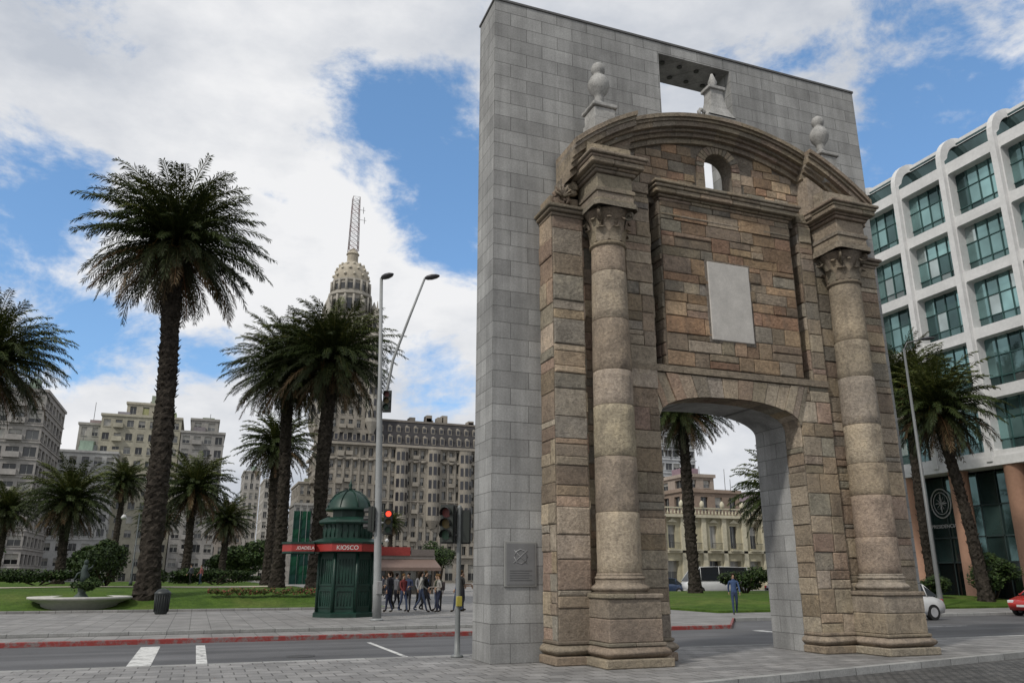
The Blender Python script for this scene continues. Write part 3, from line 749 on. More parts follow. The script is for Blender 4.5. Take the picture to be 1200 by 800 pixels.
for zz in range(8):
    for q in range(2): s.quad((13.0+q*1.85,165.2,zz*1.9),(13.0+q*1.85+1.8,165.2+.2*(zz%2),zz*1.9),(13.0+q*1.85+1.8,165.1,zz*1.9+1.9),(13.0+q*1.85,165.3,zz*1.9+1.9),0,(.012,.038+.010*((zz+q)%3),.032))
for q in range(4): s.tube([(13.0+q*1.4,165,0),(13.0+q*1.4,165,16.8)],.05,4,0,(.2,.2,.2))
obj('safety_netting',s,M_cloth,sb)
def palace():
    rt=root('palace_tower_building'); Wb=MB();G=MB(); Rf=MB(); c=(.285,.26,.222)
    X0,X1,Y0,Y1=22,64,183,222
    facade(Wb,G,(X0,Y0),(1,0),X1-X0,0,6,14,1,.7,.65,.5,c,lo=.1)
    facade(Wb,G,(X0,Y0),(1,0),X1-X0,6,33,22,8,.50,.62,.6,c,balc=lambda i,j:(i%5 in(1,)) and j%2==1)
    facade(Wb,G,(X0,Y1),(0,-1),Y1-Y0,0,6,10,1,.7,.65,.5,c,lo=.1)
    facade(Wb,G,(X0,Y1),(0,-1),Y1-Y0,6,33,18,8,.50,.62,.6,c,balc=lambda i,j:(i%4==1) and j%2==1)
    Wb.quad((X1,Y0,0),(X1,Y1,0),(X1,Y1,33),(X1,Y0,33),0,c)
    for z,p,h in ((6,.6,.5),(19.5,.35,.3),(29.6,.5,.35),(33,.9,.6)):
        Wb.box(X0-p,X1+p,Y0-p,Y1,z-.01*p,z+h,0,(c[0]*1.1,c[1]*1.1,c[2]*1.1))
    for bx in (40.3,48.7,57.1):
        prof=[(.6,13),(1.7,15),(1.7,32.6),(1.9,32.9)]
        Wb.lathe(prof,bx,Y0-.2,16,0,(c[0]*1.02,c[1]*1.02,c[2]*1.02),False)
        for zz in range(5):
            for a in (-2.3,-1.57,-.85):
                x=bx+1.72*math.cos(a);y=Y0-.2+1.72*math.sin(a); tx,ty=-math.sin(a)*.42,math.cos(a)*.42
                z=16.2+zz*3.35; G.quad((x-tx,y-ty,z),(x+tx,y+ty,z),(x+tx,y+ty,z+2.1),(x-tx,y-ty,z+2.1),0,(.02,.02,.025))
    for q in range(23):
        x=X0+q*(X1-X0)/22; Wb.box(x-.2,x+.2,Y0-.25,Y0-.004,6.5,32.9,0,(c[0]*1.04,c[1]*1.04,c[2]*1.04))
        if q<22: 
            xm=x+(X1-X0)/44; Wb.lathe([(.1,29.2),(.75,29.3),(.75,29.58)],xm,Y0-.05,10,0,(c[0]*1.1,c[1]*1.1,c[2]*1.1))
    dc=(.06,.058,.06)
    Rf.add([(X0,Y0,33.6),(X1,Y0,33.6),(X1,Y1,33.6),(X0,Y1,33.6),(X0+2.2,Y0+2.2,40),(X1-2.2,Y0+2.2,40),(X1-2.2,Y1-2.2,40),(X0+2.2,Y1-2.2,40)],[(0,1,5,4),(1,2,6,5),(2,3,7,6),(3,0,4,7),(4,5,6,7)],0,dc)
    Rf.box(X0+2,X1-2,Y0+2,Y1-2,40,40.5,0,(.2,.18,.16))
    for row,(zz,dy) in enumerate(((34.1,.1),(37.2,1.2))):
        for q in range(18):
            x=X0+1.6+q*(X1-X0-3.2)/17
            Wb.box(x-.55,x+.55,Y0+dy,Y0+dy+2,zz,zz+1.9-.4*row,0,(c[0]*.95,c[1]*.95,c[2]*.95)); G.quad((x-.38,Y0+dy-.02,zz+.2),(x+.38,Y0+dy-.02,zz+.2),(x+.38,Y0+dy-.02,zz+1.6-.4*row),(x-.38,Y0+dy-.02,zz+1.6-.4*row),0,(.02,.02,.025))
            Wb.lathe([(.6,zz+1.9-.4*row),(.4,zz+2.2-.4*row),(.05,zz+2.4-.4*row)],x,Y0+dy+.8,8,0,c)
    for q in range(8): x=R.uniform(36,60); Wb.box(x,x+1.5,Y0+6,Y0+9,40.4,40.4+R.uniform(1,3),0,c)
    tx,ty,hw=26,189.5,6.2
    facade(Wb,G,(tx-hw,ty-hw),(1,0),2*hw,0,60,6,18,.5,.62,.6,c,balc=lambda i,j:i in(2,3) and j%2)
    facade(Wb,G,(tx-hw,ty+hw),(0,-1),2*hw,0,60,6,18,.5,.62,.6,c,balc=lambda i,j:i in (2,3) and j%2)
    Wb.box(tx+hw-.1,tx+hw,ty-hw,ty+hw,30,60,0,c); Wb.box(tx-hw,tx+hw,ty+hw-.1,ty+hw,30,60,0,c)
    c2=(.34,.318,.28)
    for z,p,h in ((33,.7,.5),(46,.5,.4),(56,.6,.4),(60,1.0,.7)): Wb.box(tx-hw-p,tx+hw+p,ty-hw-p,ty+hw+p,z,z+h,0,c2)
    for sx in (-1,1):
        for sy in (-1,1):
            x,y=tx+sx*(hw+.1),ty+sy*(hw+.1)
            Wb.lathe([(.5,36),(1.7,39),(1.7,61),(2.0,61.5),(1.9,62.5),(1.5,62.6),(1.5,65.5),(1.8,65.8),(1.5,67.2),(.8,68.6),(.25,69.6),(.08,71.5)],x,y,14,0,c2,False)
            for zz in range(7):
                for a in range(8):
                    w=a*math.pi/4+.2; px,py=x+1.73*math.cos(w),y+1.73*math.sin(w); ux,uy=-math.sin(w)*.35,math.cos(w)*.35; z=40+zz*3
                    G.quad((px-ux,py-uy,z),(px+ux,py+uy,z),(px+ux,py+uy,z+1.8),(px-ux,py-uy,z+1.8),0,(.03,.03,.035))
            for a in range(6):
                w=a*math.pi/3; px,py=x+1.53*math.cos(w),y+1.53*math.sin(w); ux,uy=-math.sin(w)*.4,math.cos(w)*.4
                G.quad((px-ux,py-uy,63),(px+ux,py+uy,63),(px+ux,py+uy,65),(px-ux,py-uy,65),0,(.02,.02,.02))
    Wb.lathe([(6.2,60.7),(6.2,67),(6.6,67.2),(6.5,68),(5.4,68.1),(5.4,73),(5.9,73.3),(5.8,74.1),(4.9,74.2),(4.9,77),(5.2,77.3),(5.1,77.8)],tx,ty,16,0,c2,False)
    for (zz,r,nn,hh) in ((62,6.24,16,3.6),(69,5.44,16,3),(74.8,4.94,16,1.7)):
        for a in range(nn):
            w=(a+.5)*2*math.pi/nn; r2=r*math.cos(math.pi/16); px,py=tx+r2*math.cos(w),ty+r2*math.sin(w); q=.26*r/2; ux,uy=-math.sin(w)*q,math.cos(w)*q
            G.quad((px-ux,py-uy,zz),(px+ux,py+uy,zz),(px+ux,py+uy,zz+hh),(px-ux,py-uy,zz+hh),0,(.04,.04,.04))
            w=a*2*math.pi/nn; px,py=tx+(r+.25)*math.cos(w),ty+(r+.25)*math.sin(w); Wb.tube([(px,py,zz-1),(px,py,zz+hh+1)],.34,6,0,c2)
    for a in range(8):
        w=a*math.pi/4+.39; px,py=tx+6.6*math.cos(w),ty+6.6*math.sin(w); Wb.lathe([(.7,68),(.7,70),(.9,70.1),(.6,71),(.1,72.4)],px,py,8,0,c2)
    dome=[(4.8,77.8)]+[(4.8*math.cos(t*math.pi/20)**.9,77.8+6.2*math.sin(t*math.pi/20)) for t in range(1,9)]+[(1.5,84.2),(1.5,86),(1.8,86.2),(1.2,87.2),(.4,88)]
    Rf.lathe(dome,tx,ty,16,0,(.40,.36,.29),False)
    for row in range(3):
        for a in range(12):
            w=a*math.pi/6+row*.26; t=(1.4+row*2.1)*math.pi/20; r=4.9*math.cos(t)**.9; z=77.8+6.2*math.sin(t)
            Rf.lathe([(.34,z-.3),(.42,z),(.3,z+.35),(.02,z+.5)],tx+r*math.cos(w),ty+r*math.sin(w),6,0,(.5,.46,.38))
    obj('walls',Wb,M_wall,rt); obj('windows',G,M_glass,rt); obj('roofs',Rf,M_wall,rt)
    A=MB(); zb,zt_=87,103.5; w0,w1=1.3,.95
    def cr_(i,z): 
        w=w0+(w1-w0)*(z-zb)/(zt_-zb); return (tx+(-w if i in(0,3) else w),ty+(-w if i<2 else w),z)
    for i in range(4): A.tube([cr_(i,zb),cr_(i,zt_)],.08,4,0,(.22,.18,.18))
    for q in range(12):
        za=zb+(zt_-zb)*q/12; zc=zb+(zt_-zb)*(q+1)/12; col=(.22,.12,.115) if q%4<2 else (.40,.40,.41)
        for i in range(4):
            A.tube([cr_(i,za),cr_((i+1)%4,zc)],.045,4,0,col); A.tube([cr_((i+1)%4,za),cr_(i,zc)],.045,4,0,col); A.tube([cr_(i,zc),cr_((i+1)%4,zc)],.045,4,0,col)
    for z,l in ((97,2.6),(100,2.2)): A.tube([(tx+1,ty,z),(tx+l+.5,ty,z)],.06,4,0,(.2,.2,.2)); A.tube([(tx+l,ty,z-1),(tx+l,ty,z+1)],.08,4,0,(.2,.2,.2))
    obj('antenna_mast',A,M_metal,rt)
palace()
def classical():
    rt=root('yellow_classical_building'); Wb=MB();G=MB(); c=(.44,.405,.29)
    X0,X1,Y0,Y1=44,68,71,84
    facade(Wb,G,(X0,Y0),(1,0),X1-X0,0,4.4,8,1,.55,.72,.7,c,False,.06); facade(Wb,G,(X0,Y0),(1,0),X1-X0,4.4,8.8,8,1,.36,.62,.35,c,True,.12)
    facade(Wb,G,(X0,Y1),(0,-1),Y1-Y0,0,4.4,4,1,.55,.72,.7,c,False,.06); facade(Wb,G,(X0,Y1),(0,-1),Y1-Y0,4.4,8.8,4,1,.36,.62,.35,c,True,.12)
    Wb.quad((X1,Y0,0),(X1,Y1,0),(X1,Y1,8.8),(X1,Y0,8.8),0,c); Wb.box(X0+.1,X1-.1,Y0+.1,Y1,8.8,9,0,(.3,.28,.25))
    c3=(.52,.485,.37)
    for z,p,h in ((4.35,.3,.3),(8.6,.55,.35)): Wb.box(X0-p,X1+p,Y0-p,Y1+p,z,z+h,0,c3)
    for q in range(49):
        x=X0+q*(X1-X0)/48; Wb.lathe([(.1,8.96),(.14,9.2),(.07,9.5),(.1,9.7)],x,Y0-.1,6,0,c3)
    Wb.box(X0-.2,X1+.2,Y0-.25,Y0+.05,9.7,9.85,0,c3)
    for q in range(9):
        x=X0+q*3; Wb.box(x-.3,x+.3,Y0-.3,Y0-.004,0,8.6,0,c3); Wb.lathe([(.2,9.85),(.3,10.1),(.28,10.4),(.08,10.7)],x,Y0-.1,8,0,c3)
        if q<8:
            Wb.box(x+.7,x+2.3,Y0-.8,Y0-.01,4.62,4.75,0,(.5,.47,.36))
            for b in range(9): G.box(x+.75+b*.18,x+.78+b*.18,Y0-.78,Y0-.75,4.75,5.5,0,(.03,.03,.03))
            G.box(x+.72,x+2.28,Y0-.8,Y0-.75,5.5,5.55,0,(.03,.03,.03))
            Wb.add([(x+.8,Y0-.25,8.0),(x+2.2,Y0-.25,8.0),(x+1.5,Y0-.25,8.45),(x+.8,Y0-.01,8.0),(x+2.2,Y0-.01,8.0),(x+1.5,Y0-.01,8.45)],[(0,1,2),(0,1,4,3),(0,2,5,3),(1,2,5,4)],0,c3)
    obj('walls',Wb,M_wall,rt); obj('windows_and_railings',G,M_glass,rt)
classical()
bldg('brick_roofed_building',[dict(b=(60,70,86,98,0,13.5),c=4,r=4,s=4,col=(.26,.20,.16)),dict(b=(62,67,88,96,14,16),c=2,r=1,s=2,col=(.33,.28,.24))])
bldg('modern_tower_building',[dict(b=(84,93.5,132,150,0,37),c=5,r=13,s=6,col=(.42,.43,.44),wf=.86,hf=.5,bands=1)],False)
bldg('terrace_building',[dict(b=(72,100,98,112,0,13),c=8,r=4,s=4,col=(.38,.36,.32))])

def txt(parent,s,loc,size,rz,col,depth=.01):
    cu=bpy.data.curves.new('lettering','FONT'); cu.body=s; cu.size=size; cu.align_x='CENTER'; cu.extrude=depth
    o=bpy.data.objects.new('lettering_curve',cu); scene.collection.objects.link(o)
    bpy.context.view_layer.update()
    me=bpy.data.meshes.new_from_object(o.evaluated_get(bpy.context.evaluated_depsgraph_get()))
    bpy.data.objects.remove(o)
    m,t,b=nt('letter_paint'); b.inputs['Base Color'].default_value=(*col,1); b.inputs['Roughness'].default_value=.5
    me.materials.clear(); me.materials.append(m)
    o=bpy.data.objects.new('lettering',me); scene.collection.objects.link(o)
    o.location=loc; o.rotation_euler=(rad(90),0,rz); o.parent=parent
    return o
def gov():
    rt=root('government_tower_building'); Wb=MB();G=MB();C=MB()
    FX=46; wc=(.60,.60,.595); mod=4.5; Ya=38.35; ncol=14; dep=.8; mg=.36
    def P(a,z,d): return (FX+d,Ya-a,z)
    rows=[(31.5-4.45*j-3.65,31.5-4.45*j) for j in range(5)]
    for i in range(ncol):
        a0=i*mod;a1=a0+mod; b0,b1=a0+mg,a1-mg
        for (w0,w1) in rows:
            q0=w0-.4;q1=w1+.4; rr=.16; nn=4
            arcp=[]
            for (cx,cz,st) in ((b0+rr,w0+rr,math.pi),(b1-rr,w0+rr,1.5*math.pi),(b1-rr,w1-rr,0),(b0+rr,w1-rr,.5*math.pi)):
                arcp.append([(cx+rr*math.cos(st+.5*math.pi*t/nn),cz+rr*math.sin(st+.5*math.pi*t/nn)) for t in range(nn+1)])
            cor=[(a0,q0),(a1,q0),(a1,q1),(a0,q1)]
            f_=R.uniform(.95,1.03); wcc=(wc[0]*f_,wc[1]*f_,wc[2]*f_)
            for kq in range(4):
                ar=arcp[kq]; nx=arcp[(kq+1)%4]
                for t in range(nn): Wb.add([P(*cor[kq],0),P(*ar[t],0),P(*ar[t+1],0)],[(0,1,2)],0,wcc)
                Wb.add([P(*cor[kq],0),P(*ar[-1],0),P(*nx[0],0),P(*cor[(kq+1)%4],0)],[(0,1,2,3)],0,wcc)
            ring_=[p for ar in arcp for p in ar]
            for t in range(len(ring_)):
                p,q=ring_[t],ring_[(t+1)%len(ring_)]; Wb.quad(P(*p,0),P(*q,0),P(*q,dep),P(*p,dep),0,wcc)
            nxp=4; 
            for ix in range(nxp):
                for iz in range(3):
                    x0=b0+(b1-b0)*ix/nxp;x1=b0+(b1-b0)*(ix+1)/nxp; zs=[w0,w0+.8,w0+2.3,w1]; z0,z1=zs[iz],zs[iz+1]
                    f=R.uniform(.75,1.2); col=(.21*f,.35*f,.345*f)
                    if R.random()<.15: col=(.06,.11,.11)
                    if R.random()<.12: col=(.40,.47,.46)
                    if iz==0: col=tuple(c*.55 for c in col)
                    tl=R.uniform(-.012,.012)
                    G.quad(P(x0,z0,dep-.02),P(x1,z0,dep-.02+tl),P(x1,z1,dep-.02+tl),P(x0,z1,dep-.02),0,col)
                    if ix and iz==0: 
                        x=x0; C.box(FX+dep-.1,FX+dep-.02,Ya-x-.03,Ya-x+.03,w0,w1,0,(.03,.08,.075))
            for zz in (w0+.8,w0+2.3): C.box(FX+dep-.1,FX+dep-.02,Ya-b1,Ya-b0,zz-.03,zz+.03,0,(.03,.08,.075))
        Wb.quad(P(a0,31.9,0),P(a1,31.9,0),P(a1,32.4,0),P(a0,32.4,0),0,wc)
        Wb.quad(P(a0,32.4,0),P(a1,32.4,0),P(a1,32.4,1.6),P(a0,32.4,1.6),0,wc)
        G.quad(P(a0,32.4,1.6),P(a1,32.4,1.6),P(a1,34.6,1.6),P(a0,34.6,1.6),0,(.06,.1,.1))
        Wb.quad(P(a0,34.3,1.5),P(a1,34.3,1.5),P(a1,35.0,2.2),P(a0,35.0,2.2),0,wc)
    L=ncol*mod
    for i in range(ncol+1):
        a=i*mod; w=.28; prof=[(-.30,9.3),(-.30,32.7)]+[(-.30+2.6*(1-math.cos(t*math.pi/16)),32.7+2.5*math.sin(t*math.pi/16)) for t in range(1,9)]
        inn=[(0.02,9.3),(0.02,32.7)]+[(.35+1.9*(1-math.cos(t*math.pi/16)),32.7+1.8*math.sin(t*math.pi/16)) for t in range(1,9)]
        vs=[];
        for (d,z),(d2,z2) in zip(prof,inn): vs+=[P(a-w*.8,z,d),P(a+w*.8,z,d),P(a+w,z2,d2),P(a-w,z2,d2)]
        fs=[]
        for q in range(len(prof)-1):
            for j in range(4): fs.append((q*4+j,q*4+(j+1)%4,q*4+4+(j+1)%4,q*4+4+j))
        Wb.add(vs,fs,0,wc)
    Wb.box(FX+1.65,FX+26,Ya-L,Ya,9,34.9,0,wc)
    Wb.add([P(0,9.3,0),P(0,9.3,1.7),P(0,32.9,1.7),P(0,32.9,0)],[(0,1,2,3)],0,wc)
    Wb.box(FX-.2,FX+26,Ya-L,Ya+.2,9.0,9.62,0,wc)
    for i in range(ncol*3):
        for (z0,z1) in ((0,2.6),(2.6,4.4),(4.4,6.6),(6.6,8.9)):
            a0=i*1.5;f=R.uniform(.7,1.2); G.quad((FX+2,Ya-a0,z0),(FX+2,Ya-a0-1.5,z0),(FX+2+R.uniform(-.01,.01),Ya-a0-1.5,z1),(FX+2,Ya-a0,z1),0,(.09*f,.16*f,.155*f) if z0>2.5 else (.02,.03,.03))
        C.box(FX+1.9,FX+1.98,Ya-a0-.04,Ya-a0+.04,0,9,0,(.03,.05,.05))
    for z in (2.6,4.4,6.6): C.box(FX+1.9,FX+1.985,Ya-L,Ya,z-.05,z+.05,0,(.03,.05,.05))
    for i in range(10): C.lathe([(.70,0),(.66,.1),(.66,8.9),(.72,9.0)],FX+.55,28.2+4.5*(2-i),20,1,(.36,.21,.145))
    C.box(FX+1.5,FX+1.88,Ya-22,Ya-9,0,.01,0,(.1,.1,.1))
    obj('white_grid',Wb,pmat('white_concrete',(1,1,1),.7,.5,.10,True,fine=(4,.08)),rt); obj('glazing',G,M_teal,rt); obj('mullions_and_columns',C,[M_metal,M_plain],rt)
    e=MB(); 
    cy,cz=31.2,7.0
    pts=[(FX+1.86,cy+.9*math.cos(a*math.pi/12),cz+1.1*math.sin(a*math.pi/12)) for a in range(25)]
    e.tube(pts,.05,5,0,(.5,.5,.5)); e.tube([(p[0],cy+(p[1]-cy)*.75,cz+(p[2]-cz)*.75) for p in pts],.03,5,0,(.5,.5,.5))
    e.box(FX+1.85,FX+1.87,cy-.5,cy+.5,cz-.03,cz+.03,0,(.5,.5,.5)); e.box(FX+1.85,FX+1.87,cy-.03,cy+.03,cz-.7,cz+.7,0,(.5,.5,.5))
    for q in range(9): 
        a=q*.7; e.tube([(FX+1.85,cy,cz),(FX+1.85,cy+.45*math.cos(a),cz+.5*math.sin(a))],.025,4,0,(.45,.45,.45))
    obj('emblem',e,M_metal,rt)
    txt(rt,'PRESIDENCIA',(FX+1.84,cy,5.15),.38,rad(-90),(.5,.5,.5))
gov()

# ------------------------------------------------------------------ kiosk
def kiosk(x,y,z):
    rt=root('green_kiosk',(x,y,z),rad(-10)); rt.scale=(.95,.95,.97); b=MB(); r_=MB(); n=8; a0=math.pi/8
    RED=(.30,.03,.025)
    b.lathe([(1.32,0),(1.32,.16),(1.22,.2)],0,0,n,a0=a0,sm=False)
    b.lathe([(1.16,.2),(1.16,2.45)],0,0,n,a0=a0,sm=False)
    for i in range(n):
        a=a0+i*2*math.pi/n; x_,y_=1.18*math.cos(a),1.18*math.sin(a); b.tube([(x_,y_,.2),(x_,y_,2.45)],.07,8)
        am=a+math.pi/n; r2=1.16*math.cos(math.pi/n); cx,cy=math.cos(am),math.sin(am); ux,uy=-cy,cx
        def PP(u,z,d): return ((r2+d)*cx+ux*u,(r2+d)*cy+uy*u,z)
        for (z0,z1) in ((.35,1.05),(1.2,2.3)):
            for (ua,ub,za,zb) in ((-.36,.36,z0,z0+.06),(-.36,.36,z1-.06,z1),(-.36,-.30,z0+.06,z1-.06),(.30,.36,z0+.06,z1-.06)):
                vs=[PP(ua,za,.004),PP(ub,za,.004),PP(ub,zb,.004),PP(ua,zb,.004),PP(ua,za,.035),PP(ub,za,.035),PP(ub,zb,.035),PP(ua,zb,.035)]
                b.add(vs,[(4,5,6,7),(0,1,5,4),(1,2,6,5),(2,3,7,6),(3,0,4,7)])
            for q in range(5):
                u=-.24+q*.12; b.tube([PP(u,z0+.08,.01),PP(u,z1-.08,.01)],.012,4)
    r_.lathe([(1.50,2.52),(1.56,2.52),(1.56,2.82),(1.50,2.82)],0,0,n,0,RED,False,True,a0)
    b.lathe([(1.6,2.825),(1.62,2.90),(1.3,3.0),(1.12,3.05)],0,0,n,a0=a0,sm=False)
    b.lathe([(1.1,2.44),(1.5,2.5)],0,0,n,a0=a0,sm=False)
    hp=[(-1.3,-1.1),(-2.2,-1.15),(-2.6,-.7),(-2.6,.1),(-2.2,.45),(-1.3,.45)]
    b.poly(hp,2.44,2.515); r_.poly(hp,2.517,2.80,0,RED); b.poly([(px*1.015,py*1.03) for px,py in hp],2.802,2.88)
    b.lathe([(1.08,3.03),(1.08,3.62),(1.0,3.66)],0,0,n,a0=a0,sm=False)
    for i in range(n):
        a=a0+i*2*math.pi/n+math.pi/n; cx,cy=math.cos(a),math.sin(a)
        for q in (-1,0,1):
            r2=1.08*math.cos(math.pi/n)+.01; b.tube([(r2*cx-cy*q*.25,r2*cy+cx*q*.25,3.1),(r2*cx-cy*q*.25,r2*cy+cx*q*.25,3.58)],.03,5)
    b.lathe([(1.28,3.62),(1.32,3.68),(1.28,3.76),(.98,3.9)],0,0,n,a0=a0,sm=False)
    b.lathe([(.72,3.86),(.72,4.2)],0,0,n,a0=a0,sm=False)
    b.lathe([(.98,4.18),(1.0,4.24),(.94,4.34),(.86,4.55),(.68,4.78),(.42,4.95),(.16,5.03),(.08,5.07)],0,0,16,a0=a0)
    for i in range(8):
        a=a0+i*math.pi/4; b.tube([(r*math.cos(a),r*math.sin(a),zz) for r,zz in ((.97,4.3),(.88,4.57),(.7,4.8),(.43,4.98),(.1,5.06))],.025,5)
    b.lathe([(.06,5.05),(.1,5.12),(.05,5.18),(.09,5.26),(.04,5.36),(.01,5.5)],0,0,12)
    obj('kiosk_body',b,M_kgreen,rt); obj('red_fascia',r_,M_metal,rt)
    txt(rt,'CIUDADELA',(-1.76,-1.15,2.59),.17,rad(-3),(.6,.58,.55),.004)
    txt(rt,'KIOSCO',(.03,-1.455,2.58),.24,0,(.6,.58,.55),.004)
kiosk(.2,18.0,.09)

# ------------------------------------------------------------------ lamps & signals
def sig(b,L,x,y,z,face,lit=None,h=.86):
    fx,fy=face; sx,sy=-fy,fx
    w,d=.14,.11
    def P(u,v,zz): return (x+sx*u+fx*v,y+sy*u+fy*v,zz)
    vs=[P(-w,-d,z),P(w,-d,z),P(w,d,z),P(-w,d,z),P(-w,-d,z+h),P(w,-d,z+h),P(w,d,z+h),P(-w,d,z+h)]
    b.add(vs,[(0,1,2,3),(4,5,6,7),(0,1,5,4),(1,2,6,5),(2,3,7,6),(3,0,4,7)],0,(.02,.025,.02))
    q=.165; vs=[P(-q,-.02,z-.03),P(q,-.02,z-.03),P(q,0,z-.03),P(-q,0,z-.03),P(-q,-.02,z+h+.03),P(q,-.02,z+h+.03),P(q,0,z+h+.03),P(-q,0,z+h+.03)]
    b.add(vs,[(0,1,2,3),(4,5,6,7),(0,1,5,4),(1,2,6,5),(2,3,7,6),(3,0,4,7)],0,(.02,.02,.02))
    st=(h-.3)/2
    for i,col in enumerate(((.02,.07,.035),(.12,.08,.01),(.13,.015,.01))):
        zc=z+.15+i*st; r=.10
        ringp=[(r*math.cos(t*math.pi/8),r*math.sin(t*math.pi/8)) for t in range(16)]
        tgt=L if (lit is not None and i==lit) else b
        tgt.add([P(u,d+.006,zc+v) for u,v in ringp],[tuple(range(16))],0,col)
        vs=[];m=9
        for t in range(m):
            a=math.pi*(-.15)+math.pi*1.3*t/(m-1); vs+=[P(.115*math.cos(a),d,zc+.115*math.sin(a)),P(.115*math.cos(a),d+.17,zc+.115*math.sin(a)-.01)]
        b.add(vs,[(2*t,2*t+2,2*t+3,2*t+1) for t in range(m-1)],0,(.015,.015,.015))
def head(b,p,dirv,l=.75):
    d=Vector(dirv).normalized(); s_=d.cross(Vector((0,0,1))).normalized(); u=s_.cross(d); p=Vector(p)
    pr=[(0,.05,.05),(.12,.13,.09),(.35,.17,.11),(.6,.15,.08),(.75,.06,.03)]
    vs=[]
    for t,w,h in pr:
        for a in range(8):
            th=a*math.pi/4; vs.append(tuple(p+d*(t*l/.75)+s_*w*math.cos(th)+u*h*math.sin(th)))
    fs=[(i*8+j,i*8+(j+1)%8,i*8+8+(j+1)%8,i*8+8+j) for i in range(4) for j in range(8)]+[tuple(range(8)),tuple(range(32,40))]
    b.add(vs,fs,0,(.035,.035,.04),True)
def big_lamp(x,y,z):
    rt=root('street_lamp',(x,y,z)); b=MB(); L=MB(); gc=(.26,.27,.27)
    d=Vector((.934,-.357,0)); ln=lambda zz:-d*(.034*zz)
    def V_(v): return Vector(v)+ln(Vector(v).z)
    b.lathe([(.24,0),(.24,.05),(.17,.08)],0,0,16,0,gc)
    b.tube([V_((0,0,q)) for q in (.05,1.2,1.3,6,7.9,8.1,13.0)],[.16,.16,.14,.12,.10,.08,.065],16,0,gc)
    pts=[V_((.05,0,7.6)),V_(Vector((.12,0,8.2))+d*.12),V_(Vector((0,0,9.6))+d*.5),V_(Vector((0,0,11.4))+d*1.15),V_(Vector((0,0,13.0))+d*1.75)]
    b.tube(pts,[.06,.06,.055,.05,.045],8,0,gc); head(b,pts[-1],d+Vector((0,0,.18)),.6)
    head(b,V_((0,0,13.0)),d*.5+Vector((.3,-.8,.15)),.6)
    b.tube([V_((0,0,8.7)),V_(Vector((0,0,8.9))+d*.3)],.03,6,0,gc)
    sig(b,L,.26-.25,-.12+.1,7.55,(-.36,-.93),None,.8); sig(b,L,.22,-.16,3.0,(-.2,-.98),2); sig(b,L,-.36,.0,3.1,(-.93,.36))
    b.tube([(0,0,7.9),(.1,-.05,7.9)],.03,6,0,gc); b.tube([(0-.08,0,3.4),(.25,-.1,3.4)],.03,6,0,gc); b.tube([(0,0,3.5),(-.36,0,3.5)],.03,6,0,gc)
    b.cbox(-.1,.1,-.24,-.13,.9,1.35,.02,0,(.25,.25,.25))
    obj('pole_and_heads',b,M_metal,rt); obj('lit_lens',L,M_redlamp,rt)
big_lamp(.79,14.4,.09)
def tl(x,y):
    rt=root('traffic_light',(x,y,0)); b=MB(); L=MB()
    b.lathe([(.13,0),(.13,.04),(.065,.06),(.055,.5),(.045,3.0),(.05,3.05),(.01,3.09)],0,0,14,0,(.16,.17,.17))
    sig(b,L,-.25,.02,2.30,(-.55,-.83),None,.76); sig(b,L,.12,.10,2.3,(.35,.93),None,.66)
    for zz in (2.45,2.95): b.tube([(0,0,zz),(-.25,.02,zz)],.025,6,0,(.1,.1,.1)); b.tube([(0,0,zz-.05),(.12,.1,zz-.05)],.02,6,0,(.1,.1,.1))
    b.cbox(-.06,.06,-.11,-.045,1.0,1.2,.01,0,(.35,.30,.05))
    obj('pole_and_heads',b,M_metal,rt)
tl(-.18,1.55)
def globe_lamp(x,y,z,h=6):
    rt=root('street_lamp',(x,y,z)); b=MB(); b.lathe([(.16,0),(.14,.3),(.07,.5),(.05,h)],0,0,10,0,(.05,.06,.06))
    pts=[(1.2*math.cos(a),0,h-.2+.6*math.sin(a)) for a in lin(0,math.pi,9)]; b.tube(pts,.035,6,0,(.05,.06,.06))
    for sx in (-1,1): b.lathe([(.03,h-.55),(.2,h-.5),(.24,h-.35),(.12,h-.18),(.04,h-.12)],sx*1.2,0,12,0,(.5,.5,.5))
    obj('pole',b,M_metal,rt)
globe_lamp(-26.5,58,.85,6.5); globe_lamp(-10.5,62,.85,6); globe_lamp(14,80,0,6)
def arm_lamp(x,y,z,h):
    rt=root('street_lamp',(x,y,z)); b=MB(); b.lathe([(.2,0),(.17,.1),(.12,1),(.06,h)],0,0,12,0,(.12,.125,.125))
    b.tube([(0,0,h-.1),(.2,-.1,h+.35),(1.1,-.4,h+.6)],.04,6,0,(.12,.125,.125)); head(b,(1.05,-.38,h+.58),(1,-.36,.1),.8)
    obj('pole',b,M_metal,rt)
arm_lamp(31.2,17.6,.1,14.0)
def bin_(x,y,z):
    rt=root('litter_bin',(x,y,z)); b=MB()
    b.lathe([(.2,0),(.24,.03),(.27,.1),(.29,.75),(.33,.8),(.33,.86),(.28,.9),(.2,.98),(.06,1.03)],0,0,20,0,(.025,.03,.03))
    for i in range(20):
        a=i*math.pi/10; b.tube([(.28*math.cos(a),.28*math.sin(a),.1),(.305*math.cos(a),.305*math.sin(a),.78)],.012,4,0,(.03,.035,.035))
    obj('bin_body',b,M_metal,rt)
bin_(-6.6,22.6,.09)
